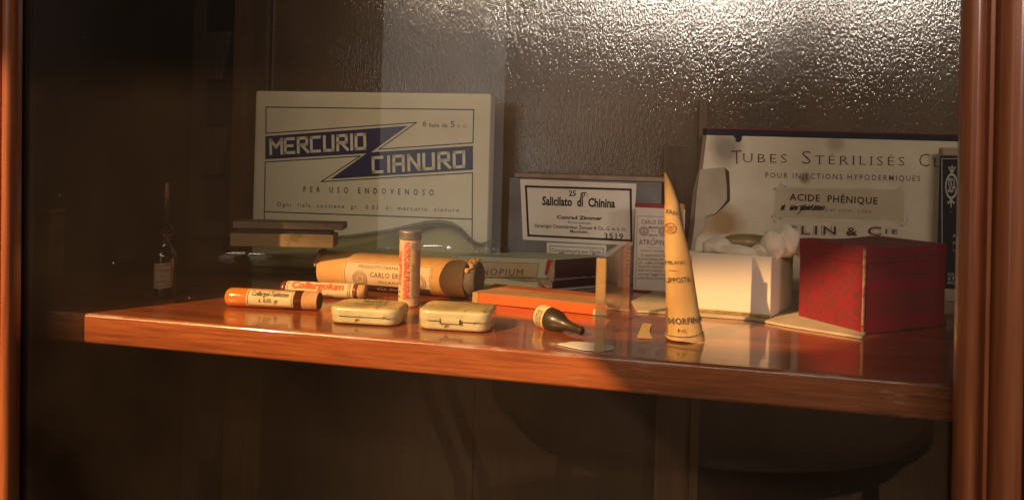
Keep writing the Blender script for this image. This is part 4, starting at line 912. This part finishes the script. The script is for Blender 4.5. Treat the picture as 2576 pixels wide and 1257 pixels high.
class EndF:
    curved = False
    def pt(s, u, v, off): return Vector((LL + .0086 + off, u, rr + v))
ef = EndF(); bm = bmesh.new(); add_ring(bm, ef, (0, 0), rr * .52, rr * .58, .0004)
add_text(bm, ef, 'CE', (-.005, -.003), (.005, -.003), .006, .0004, bold=.03); mesh_obj('embossing', bm, surface('rubber_relief', (0.17, 0.14, 0.11), rough=.7), stp)
bm = bmesh.new()
for k in range(9):
    a = radians(35 + k * 14); b = bmesh.new(); bmesh.ops.create_icosphere(b, subdivisions=2, radius=.0022)
    for v in b.verts: v.co = v.co * (1 + .5 * noise.noise(v.co * 600 + Vector((k * 3, 1, 0)))); v.co += Vector((LL + .003 + .003 * (k % 2), -cos(a) * rr * .97, rr + sin(a) * rr * .97))
    join(bm, b)
mesh_obj('torn_rim', bm, PAPER('rimtorn', (0.50, 0.28, 0.10), c2=(.36, .2, .07), scale=120), t)
sf = RoundX(A, ang, rr); U = lambda x, y: sf.uv(*cA(x, y)); h = lambda n: n * px_len(sf, cA(1300, 500), cA(1400, 500)) / 100
q = lambda u, dv: Vector((u.x, u.y + dv))
l0, l1 = U(1145, 400), U(1915, 445); vb = U(1300, 690).y
bm = bmesh.new(); add_patch(bm, sf, [(l0.x, vb - .004), (l1.x, vb - .004), (l1.x, l1.y), (l0.x, l1.y)], OFF, 16); lab = mesh_obj('label', bm, PAPER('tube_label', (0.62, 0.43, 0.24), c2=(.55, .37, .19)), t)
bm = bmesh.new(); i = h(9); add_path(bm, sf, [(l0.x + i, vb - .003), (l0.x + i, l1.y - i), (l1.x - i, l1.y - i), (l1.x - i, vb - .003)], h(3), OFF * 2)
yy = lambda y: U(1400, y).y
add_text(bm, sf, 'PRODOTTI FARMACEUTICI', (U(1258, 465).x, yy(466)), (U(1770, 480).x, yy(466)), h(24), OFF * 2, space=1.1)
add_text(bm, sf, 'CARLO ERBA', (U(1362, 540).x, yy(538)), (U(1680, 545).x, yy(538)), h(38), OFF * 2, space=1.2, bold=.012)
add_text(bm, sf, 'MILANO', (U(1437, 588).x, yy(588)), (U(1628, 592).x, yy(588)), h(24), OFF * 2, space=1.4)
for sx in (1272, 1785):
    c = Vector((U(sx, 560).x, yy(560))); add_ring(bm, sf, c, h(60), h(64), OFF * 2); add_ring(bm, sf, c, h(34), h(37), OFF * 2)
    for k in range(26):
        a = 2 * pi * k / 26; d = Vector((cos(a), sin(a))); add_line(bm, sf, c + d * h(42), c + d * h(54), h(5), OFF * 2)
    for k in range(4): add_line(bm, sf, c + Vector((h(-18), h(-18 + 12 * k))), c + Vector((h(16), h(-14 + 11 * k))), h(5), OFF * 2)
mesh_obj('lettering', bm, ink('tubeprint', (0.13, 0.085, 0.045)), lab)
bm = bmesh.new(); u0 = U(1225, 650).x; u1 = U(1890, 660).x; vt = yy(606); add_patch(bm, sf, [(u0, vb - .003), (u1, vb - .003), (u1, vt), (u0, vt)], OFF * 2, 16); mesh_obj('dark_band', bm, ink('darkplum', (0.045, 0.025, 0.022)), lab)
bm = bmesh.new(); add_text(bm, sf, 'GLOBULI', (U(1425, 640).x, yy(643)), (U(1770, 645).x, yy(643)), h(30), OFF * 3.2, bold=.03); add_text(bm, sf, 'VACCINO', (U(1425, 665).x, yy(672)), (U(1700, 668).x, yy(672)), h(16), OFF * 3.2, bold=.01); mesh_obj('band_lettering', bm, ink('buff', (0.5, 0.33, 0.17)), lab)

# --- slim tube lying in front of it
rr = .0058; A = S(712, 743); B = S(921, 753); ang = atan2((B - A).y, (B - A).x); LL = (B - A).length
t = thing('tablet_tube', 'slim cream paper-wrapped tablet tube with orange-red lettering, lying behind the amber tube', 'tube', A, ang)
CREAM2 = PAPER('warm_cream_paper', (0.66, 0.50, 0.27), c2=(.60, .44, .22))
bm = bmesh.new(); add_lathe(bm, [(.004, rr), (LL * .86, rr)], 36, 'x', (0, 0, rr)); mesh_obj('wrapper', bm, CREAM2, t, smooth=False)
bm = bmesh.new(); add_lathe(bm, [(-.001, rr * .7), (0, rr * .9), (.0015, rr * .97), (.0039, rr * .97)], 36, 'x', (0, 0, rr)); mesh_obj('tube_end', bm, surface('redbrown_glass', (0.20, 0.055, 0.02), rough=.25, coat=.6), t, smooth=True)
bm = bmesh.new(); add_lathe(bm, [(LL * .86, rr * .95), (LL * .90, rr * .95), (LL * .905, rr * .82), (LL * .915, rr * .82)], 36, 'x', (0, 0, rr)); mesh_obj('glass_lip', bm, surface('redbrown_glass', (0.2, .05, .02)), t, smooth=True)
CORK = PAPER('cork', (0.46, 0.25, 0.095), c2=(.30, .15, .05), scale=160, spots=(.12, .05, .02), spot_scale=150, spot_at=.66)
bm = bmesh.new(); add_lathe(bm, [(LL * .91, rr * .9), (LL * .99, rr * .93), (LL, rr * .85)], 36, 'x', (0, 0, rr)); mesh_obj('cork', bm, CORK, t, smooth=True)
sf = RoundX(A, ang, rr); U = lambda x, y: sf.uv(*cA(x, y)); h = lambda n: n * px_len(sf, cA(800, 620), cA(900, 620)) / 100; a0 = U(900, 632).y
bm = bmesh.new(); add_text(bm, sf, 'Collargolum', (U(665, 625).x, a0 - h(10)), (U(1128, 640).x, a0 - h(10)), h(58), OFF, bold=.045); mesh_obj('lettering', bm, ink('vermilion', (0.62, 0.085, 0.02)), t)
bm = bmesh.new(); 
for x in (628, 1165, 1182): add_line(bm, sf, (U(x, 640).x, -rr * 1.2), (U(x, 640).x, rr * 1.2), h(4), OFF)
add_text(bm, sf, '1 gr.', (U(868, 600).x, a0 + h(58)), (U(935, 600).x, a0 + h(58)), h(22), OFF); add_text(bm, sf, 'Pastillen', (U(905, 640).x, a0 - h(80)), (U(1030, 640).x, a0 - h(80)), h(26), OFF, bold=.02); mesh_obj('fine_print', bm, ink('brownprint', (.1, .05, .02)), t)

# --- amber glass tablet tube
rr = .0067; A = S(570, 769); B = S(803, 781); ang = atan2((B - A).y, (B - A).x); LL = (B - A).length
t = thing('tablet_tube', 'amber glass tablet tube with a cream label and a cork, lying at the front left', 'tube', A, ang)
def amber():
    m, nt, N, L, P = nodes('amber_glass'); tc = N.new('ShaderNodeTexCoord'); sp = N.new('ShaderNodeSeparateXYZ'); L.new(tc.outputs['Object'], sp.inputs[0])
    cr = N.new('ShaderNodeValToRGB'); e = cr.color_ramp.elements; mr = N.new('ShaderNodeMapRange'); mr.inputs['From Max'].default_value = LL
    e[0].position = .5; e[0].color = (0.62, 0.17, 0.012, 1); e[1].position = .7; e[1].color = (0.20, 0.045, 0.012, 1)
    L.new(sp.outputs[0], mr.inputs[0]); L.new(mr.outputs[0], cr.inputs[0]); L.new(cr.outputs[0], P.inputs['Base Color'])
    P.inputs['Roughness'].default_value = .12; P.inputs['Coat Weight'].default_value = .6; P.inputs['Coat Roughness'].default_value = .05; return m
bm = bmesh.new(); add_lathe(bm, [(0, rr * .45), (.0006, rr * .7), (.0022, rr * .93), (.005, rr), (LL * .84, rr)], 40, 'x', (0, 0, rr)); mesh_obj('glass_tube', bm, amber(), t, smooth=True)
bm = bmesh.new(); add_lathe(bm, [(LL * .82, rr * .99), (LL * .975, rr * .99), (LL, rr * .94)], 40, 'x', (0, 0, rr), caps=False, wob=lambda s, a: .02 * noise.noise(Vector((s * 300, a, 0)))); ck = mesh_obj('cork', bm, PAPER('pale_cork', (0.56, 0.31, 0.13), c2=(.44, .22, .08), scale=120), t, smooth=True)
bm = bmesh.new(); add_lathe(bm, [(LL * .995, rr * .93), (LL * 1.001, rr * .93)], 40, 'x', (0, 0, rr)); mesh_obj('cork_end', bm, PAPER('dark_cork', (0.16, 0.075, 0.035), scale=150), ck)
sf = RoundX(A, ang, rr); U = lambda x, y: sf.uv(*cA(x, y)); h = lambda n: n * px_len(sf, cA(400, 700), cA(500, 700)) / 100
x0, x1 = U(268, 700).x, U(682, 720).x; v1, v0 = rr * 1.2, -rr * 0.72
bm = bmesh.new(); add_patch(bm, sf, [(x0, v0), (x1, v0), (x1, v1), (x0, v1)], OFF, 16); lab = mesh_obj('label', bm, CREAM2, t)
bm = bmesh.new(); i = h(14); add_path(bm, sf, [(x0 + i, v0 + i), (x1 - i, v0 + i), (x1 - i, v1 - i), (x0 + i, v1 - i)], h(4.5), OFF * 2, close=True)
add_text(bm, sf, 'Collargol-Tabletten', (U(318, 700).x, rr * .42), (U(645, 700).x, rr * .42), h(40), OFF * 2, bold=.02, shear=.15)
add_text(bm, sf, 'à  0,05  gr', (U(382, 700).x, -rr * .18), (U(556, 700).x, -rr * .18), h(30), OFF * 2, bold=.01); mesh_obj('lettering', bm, ink('labelprint', (.09, .06, .025)), lab)

# --- upright tablet tube
rr = .0078; A = S(1028, 769); Hh = ZH(A, 579)
t = thing('tablet_tube', 'upright slim tablet tube with a grey metal cap and red vertical lettering', 'tube', A, 0)
bm = bmesh.new(); add_lathe(bm, [(.0003, rr * .93), (.0015, rr), (Hh * .885, rr)], 40, 'z'); mesh_obj('wrapper', bm, PAPER('tube_wrapper', (0.62, 0.43, 0.24), c2=(.52, .34, .17), spots=(.28, .2, .13), spot_scale=110, spot_at=.66), t, smooth=False)
bm = bmesh.new(); add_lathe(bm, [(Hh * .88, rr * 1.02), (Hh * .90, rr * 1.04), (Hh * .965, rr * 1.03), (Hh * .975, rr * 1.06), (Hh * .995, rr * 1.05), (Hh, rr * .97)], 40, 'z'); mesh_obj('cap', bm, surface('tarnished_metal', (0.27, 0.22, 0.15), (.16, .13, .09), rough=.45, metal=.5, scale=120), t, smooth=True)
sf = RoundZ(A, rr); U = lambda x, y: sf.uv(*cA(x, y)); h = lambda n: n * px_len(sf, cA(1690, 400), cA(1690, 500)) / 100
bm = bmesh.new(); zt, zb = U(1690, 232).y, U(1690, 738).y
ux = U(1662, 400).x; add_text(bm, sf, 'NOVOCAIN-SUPRARENIN', (ux, zt), (ux, zb), h(46), OFF * 1.5, bold=.03)
ux = U(1622, 400).x; add_text(bm, sf, 'TABLETTEN·B', (ux, U(1640, 310).y), (ux, U(1640, 610).y), h(34), OFF * 1.5, bold=.03); mesh_obj('lettering', bm, ink('crimson', (0.55, 0.07, 0.045)), t)
bm = bmesh.new(); add_text(bm, sf, '9 2', (ux, U(1640, 655).y), (ux, U(1640, 720).y), h(26), OFF * 1.5)
ux = U(1727, 400).x; add_text(bm, sf, 'FARBWERKE HOECHST', (ux, U(1690, 420).y), (ux, U(1690, 730).y), h(26), OFF * 1.5)
for y in (207, 722): add_line(bm, sf, (-rr * 1.5, U(1690, y).y), (rr * 1.5, U(1690, y).y), h(4), OFF * 1.5)
c = U(1752, 270); add_ring(bm, sf, c, h(24), h(30), OFF * 1.5); add_ring(bm, sf, c, h(8), h(14), OFF * 1.5)
mesh_obj('fine_print', bm, ink('greyprint', (.14, .105, .07)), t)

# --- two pill tins
def pill_tin(pl, pr, py_top, depth, label, worn, hinge):
    A = S(*pl); B = S(*pr); ang = atan2((B - A).y, (B - A).x); W_ = (B - A).length; Hh = ZH(A + (B - A) * .5 + Vector((0, .012, 0)), py_top)
    t = thing('pill_tin', label, 'tin', A, ang, 'small painted pill tins')
    def rr_prism(grow, z0, z1, bev, rad=.008):
        b = bmesh.new(); pts = []
        for cx_, cy_, a0 in ((W_ - rad, rad, -90), (W_ - rad, depth - rad, 0), (rad, depth - rad, 90), (rad, rad, 180)):
            for k in range(9): a = radians(a0 + k * 11.25); pts.append((cx_ + (rad + grow) * cos(a), cy_ + (rad + grow) * sin(a)))
        lo = [b.verts.new((*p, z0)) for p in pts]; hi = [b.verts.new((*p, z1)) for p in pts]; n = len(pts)
        b.faces.new(lo[::-1]); tf = b.faces.new(hi)
        for i in range(n): b.faces.new((lo[i], lo[(i + 1) % n], hi[(i + 1) % n], hi[i]))
        bmesh.ops.recalc_face_normals(b, faces=b.faces)
        ed = [e for e in b.edges if all(abs(v.co.z - z1) < 1e-7 for v in e.verts)] if bev > 0 else [e for e in b.edges if all(abs(v.co.z - z0) < 1e-7 for v in e.verts)]
        bmesh.ops.bevel(b, geom=ed, offset=abs(bev), segments=4, affect='EDGES', profile=.5)
        for f in b.faces: f.smooth = True
        return b
    paint = surface('tin_paint_' + worn, (0.60, 0.53, 0.31), (0.46, 0.39, 0.20), rough=.3, scale=45, coat=.35, metal=.08, spots=(0.16, 0.09, 0.035), spot_scale=85, spot_at=.62, bump=.12, bscale=90)
    top = surface('tin_top_' + worn, (0.58, 0.42, 0.15), (0.38, 0.26, 0.09), rough=.35, scale=60, coat=.3, metal=.08, spots=(0.13, 0.075, 0.03), spot_scale=110, spot_at=.58, bump=.15, bscale=120)
    b = rr_prism(0, .0004, Hh * .54, -.0022); o = mesh_obj('base', b, paint, t)
    b = rr_prism(.0006, Hh * .50, Hh, .0026); o2 = mesh_obj('lid', b, [paint, top], t)
    for p in o2.data.polygons:
        if p.normal.z > .8: p.material_index = 1
    try:
        for q_ in (o, o2): q_.data.set_sharp_from_angle(angle=radians(45))
    except Exception: pass
    b = bmesh.new(); add_prism(b, [(W_ * .02 + .006, -.00075), (W_ - .006, -.00075), (W_ - .006, .0005), (.006, .0005)], Hh * .485, Hh * .505, 0); mesh_obj('seam', b, surface('seam_dark', (.05, .035, .02), rough=.7), o2)
    if hinge:
        b = bmesh.new(); add_box(b, W_ * .33, W_ * .60, -.0014, .0005, Hh * .40, Hh * .60, .0004); mesh_obj('hinge', b, paint, o2)
        b = bmesh.new()
        for x in (W_ * .33, W_ * .60): add_box(b, x - .0004, x + .0004, -.0016, .0005, Hh * .38, Hh * .60, 0)
        mesh_obj('hinge_slit', b, surface('seam_dark', (.05, .035, .02)), o2)
    else:
        sf_ = Flat(A, ang); b = bmesh.new()
        class Top:
            curved = False
            def pt(s, u, v, off): return Vector((u, v, Hh + off))
        add_text(b, Top(), 'PILLOLE', (W_ * .34, depth * .62), (W_ * .72, depth * .62), depth * .2, .0001, bold=.02)
        add_text(b, Top(), 'PURGATIVE', (W_ * .30, depth * .34), (W_ * .76, depth * .34), depth * .13, .0001); mesh_obj('lettering', b, ink('tinprint', (.08, .055, .02)), o2)
pill_tin((826, 814), (1000, 824), 765, .030, 'small cream pill tin with a yellowed printed lid and smooth front', 'yellow', False)
pill_tin((1049, 829), (1230, 840), 772, .032, 'small cream pill tin with a hinged notch and scratched brown lid', 'brown', True)

# --- dark dropper bottle lying on its side
p0 = S(1356, 791, .0076); p1 = S(1463, 831, .0040); d = p1 - p0; LL = d.length; ang = atan2(d.y, d.x)
t = thing('dropper_bottle', 'tiny dark brown bottle with a cream label, lying on its side', 'bottle', (p0.x, p0.y, 0), ang)
tilt = Matrix.Translation((0, 0, p0.z)) @ Matrix.Rotation(atan2(-d.z, Vector((d.x, d.y)).length), 4, 'Y')
prof = [(0, .0042), (.0008, .0062), (.003, .0073), (LL * .36, .0075), (LL * .48, .0068), (LL * .58, .0048), (LL * .68, .0034), (LL * .8, .0028), (LL * .97, .0024), (LL, .0028), (LL * 1.02, .0024)]
bm = bmesh.new(); add_lathe(bm, prof, 40, 'x'); bm.transform(tilt); mesh_obj('glass_body', bm, surface('dark_brown_glass', (0.040, 0.026, 0.012), (.03, .02, .01), rough=.4, coat=.25, scale=60), t, smooth=True)
bm = bmesh.new(); add_lathe(bm, [(.0012, .0067), (.003, .00745), (LL * .27, .00765)], 40, 'x', caps=False); bm.transform(tilt); lab = mesh_obj('label', bm, CREAM2, t, smooth=True)
class LB:
    curved = True; r = .0077
    def pt(s, u, v, off): a = v / s.r; return tilt @ Vector((u, -(s.r + off) * cos(a), (s.r + off) * sin(a)))
bm = bmesh.new()
for k, wd in enumerate(('LAUDANO', 'GOCCE', 'VELENO')): add_text(bm, LB(), wd, (.0052 + .0018 * k, -.005), (.0052 + .0018 * k, .006), .0012, OFF, bold=.02)
mesh_obj('lettering', bm, ink('labelprint', (.1, .06, .03)), lab)

# --- clear glass plate on edge
A = S(1504, 894); A.y = max(A.y, .004); B = S(1574, 801); ang = atan2((B - A).y, (B - A).x); LL = (B - A).length; Hp = ZH(A, 650)
t = thing('glass_plate', 'clear upright glass plate standing edge-on with a glowing tan front edge', 'glass plate', A, ang)
PG = clear_glass('plate_glass', (0.95, 0.93, 0.88), ior=1.35)
bm = bmesh.new(); add_box(bm, .003, LL - .003, -.0026, .0026, .0003, Hp, .0006); mesh_obj('pane', bm, PG, t)
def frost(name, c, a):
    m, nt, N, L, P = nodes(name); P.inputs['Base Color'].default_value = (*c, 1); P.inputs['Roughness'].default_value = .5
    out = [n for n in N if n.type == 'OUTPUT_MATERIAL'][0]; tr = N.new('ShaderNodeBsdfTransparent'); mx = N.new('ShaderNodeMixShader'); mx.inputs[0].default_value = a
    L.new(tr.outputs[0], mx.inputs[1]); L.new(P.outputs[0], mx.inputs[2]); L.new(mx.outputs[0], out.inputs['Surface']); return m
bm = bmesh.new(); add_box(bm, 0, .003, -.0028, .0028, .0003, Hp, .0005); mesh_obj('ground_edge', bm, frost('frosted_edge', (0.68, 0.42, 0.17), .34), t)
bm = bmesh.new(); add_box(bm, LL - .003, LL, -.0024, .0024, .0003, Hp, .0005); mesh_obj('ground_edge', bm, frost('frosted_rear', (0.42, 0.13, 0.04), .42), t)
# --- thin sheets coloured as bright spots of light on the shelf
def add_light_patch(name, pix, mat, label, th=.0005):
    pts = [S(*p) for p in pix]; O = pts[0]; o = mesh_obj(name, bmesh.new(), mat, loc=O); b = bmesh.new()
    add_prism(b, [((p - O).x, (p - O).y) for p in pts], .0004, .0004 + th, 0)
    b.to_mesh(o.data); b.free(); return tag(o, label, 'painted light')
add_light_patch('light_patch', [(1402, 868), (1470, 882), (1506, 885), (1540, 880), (1546, 874), (1500, 865), (1440, 862)], PAPER('light_patch_white', (0.80, 0.76, 0.68)), 'thin white painted-glint patch lying at the front edge beside the glass plate')
add_light_patch('light_patch', [(1602, 851), (1641, 853), (1633, 836), (1640, 818), (1617, 815)], PAPER('light_patch_tan', (0.60, 0.44, 0.2)), 'small tan painted-sunlight patch with a curved edge lying left of the brown paper cone')

# --- long clear glass ampoule at the back
A = S(283, 689); B = S(1182, 703); ang = radians(16); B = A + Vector((cos(ang), sin(ang), 0)) * reach(A, ang, 1180); LL = (B - A).length
t = thing('glass_ampoule', 'long clear glass ampoule swelling to a pointed bulb, lying below the cream carton', 'ampoule', A, ang)
R0, R1 = .0172, .0268
prof = [(-.032, .0035), (-.012, .0045), (-.004, .009), (.0, .0125), (.006, .0158), (.014, R0), (LL * .52, R0), (LL * .66, R0 * 1.08), (LL * .77, R0 * 1.24), (LL * .87, R1 * .985), (LL * .91, R1), (LL * .945, R1 * .94), (LL * .975, R1 * .76), (LL * .995, R1 * .50), (LL * 1.015, R1 * .31), (LL * 1.03, R1 * .25), (LL * 1.045, R1 * .30), (LL * 1.065, R1 * .38), (LL * 1.085, R1 * .36), (LL * 1.105, R1 * .2), (LL * 1.115, .0006)]
bm = bmesh.new(); SEG = 56
for wall_ in (1.0, .91):
  rings = []
  for s_, r_ in prof if wall_ == 1.0 else prof[4:17]: r_ *= wall_; rings.append([bm.verts.new((s_, r_ * cos(2 * pi * i / SEG), R1 + r_ * sin(2 * pi * i / SEG) - (R1 - R0) * max(0, min(1, (LL * .9 - s_) / (LL * .35))) )) for i in range(SEG)])
  for a, b in zip(rings, rings[1:]):
    for i in range(SEG): bm.faces.new((a[i], a[(i + 1) % SEG], b[(i + 1) % SEG], b[i]))
  bm.faces.new(rings[0]); bm.faces.new(rings[-1])
bmesh.ops.recalc_face_normals(bm, faces=bm.faces)
mesh_obj('glass_body', bm, clear_glass('ampoule_glass', (0.94, 0.94, 0.87), edge=(0.015, 0.016, 0.008), ior=1.5, edge_pow=2.6, rough=.02), t, smooth=True)
# --- flat stained box resting on it
zb = .0352; A = S(578, 619, zb); ang = radians(16); W_ = reach(A, ang, 838)
t = thing('flat_box', 'flat stained cream box with grey-brown lid, resting on the long glass ampoule', 'box', A, ang)
STAIN = PAPER('stained_cream', (0.25, 0.18, 0.09), c2=(.20, .14, .07), spots=(.17, .12, .04), spot_scale=32, spot_at=.58)
zq = ZH(A, 586) - zb; zl0 = ZH(A, 575) - zb; zl1 = ZH(A, 557) - zb
bm = bmesh.new(); add_box(bm, 0, W_, 0, .024, 0, zq, .0008); mesh_obj('tray', bm, STAIN, t)
bm = bmesh.new(); add_box(bm, .003, W_ - .003, .004, .022, zq + .0002, zl0, 0); mesh_obj('inner_rim', bm, surface('dark_rim', (.03, .022, .015)), t)
bm = bmesh.new(); add_box(bm, .001, W_ + .007, .002, .025, zl0 + .0002, zl1, .0008); mesh_obj('lid', bm, PAPER('greybrown', (0.17, 0.13, 0.09), scale=60), t)

# --- bottle and carton standing in the shade at the far left
A = S(413, 747); k = (A - CAM).dot(_f) / FPX; zz = lambda y: ZH(A, y)
t = thing('dropper_bottle', 'small dark bottle with tall thin dropper, standing upright in the shade at left', 'bottle', A, PSI + .2)
bm = bmesh.new(); add_lathe(bm, [(.0004, 23 * k), (.002, 26 * k), (zz(648), 27 * k), (zz(636), 25 * k), (zz(622), 15 * k), (zz(612), 11 * k), (zz(596), 11 * k), (zz(592), 15 * k), (zz(586), 15 * k)], 40, 'z'); mesh_obj('glass_body', bm, surface('black_glass', (.012, .010, .010), rough=.08, coat=.8, coat_rough=.03), t, smooth=True)
bm = bmesh.new(); add_lathe(bm, [(zz(586), 16 * k), (zz(578), 18 * k), (zz(570), 14 * k), (zz(562), 8 * k), (zz(558), 5 * k)], 32, 'z'); mesh_obj('glass_stopper', bm, clear_glass('stopper_glass', (.6, .6, .6), edge=(.1, .1, .1), edge_pow=2.0), t, smooth=True)
bm = bmesh.new(); add_lathe(bm, [(zz(560), 6 * k), (zz(505), 6.5 * k), (zz(503), 5 * k)], 24, 'z'); mesh_obj('rubber_sleeve', bm, surface('black_rubber', (.010, .009, .009), rough=.5), t, smooth=True)
bm = bmesh.new(); add_lathe(bm, [(zz(503), 5 * k), (zz(480), 5 * k), (zz(470), 4.5 * k), (zz(460), 4 * k)], 24, 'z'); mesh_obj('dropper', bm, surface('pale_dropper', (.16, .12, .10), rough=.3), t, smooth=True)
sfz = RoundZ((0, 0, 0), 27.4 * k); bm = bmesh.new(); add_patch(bm, sfz, [(-24 * k, zz(722)), (26 * k, zz(718)), (26 * k, zz(656)), (-24 * k, zz(660))], .0001, 16); lab = mesh_obj('label', bm, PAPER('dull_label', (0.34, 0.26, 0.18)), t)
bm = bmesh.new(); add_path(bm, sfz, [(-20 * k, zz(716)), (22 * k, zz(713)), (22 * k, zz(662)), (-20 * k, zz(665))], 1.6 * k, .0003, close=True)
for i, wd in enumerate(('TINTURA', 'DI', 'JODIO')): add_text(bm, sfz, wd, (-(14 if i != 1 else 4) * k, zz(680 + i * 14)), ((16 if i != 1 else 6) * k, zz(680 + i * 14)), 7 * k, .0003)
mesh_obj('lettering', bm, ink('labelprint', (.1, .06, .03)), lab)
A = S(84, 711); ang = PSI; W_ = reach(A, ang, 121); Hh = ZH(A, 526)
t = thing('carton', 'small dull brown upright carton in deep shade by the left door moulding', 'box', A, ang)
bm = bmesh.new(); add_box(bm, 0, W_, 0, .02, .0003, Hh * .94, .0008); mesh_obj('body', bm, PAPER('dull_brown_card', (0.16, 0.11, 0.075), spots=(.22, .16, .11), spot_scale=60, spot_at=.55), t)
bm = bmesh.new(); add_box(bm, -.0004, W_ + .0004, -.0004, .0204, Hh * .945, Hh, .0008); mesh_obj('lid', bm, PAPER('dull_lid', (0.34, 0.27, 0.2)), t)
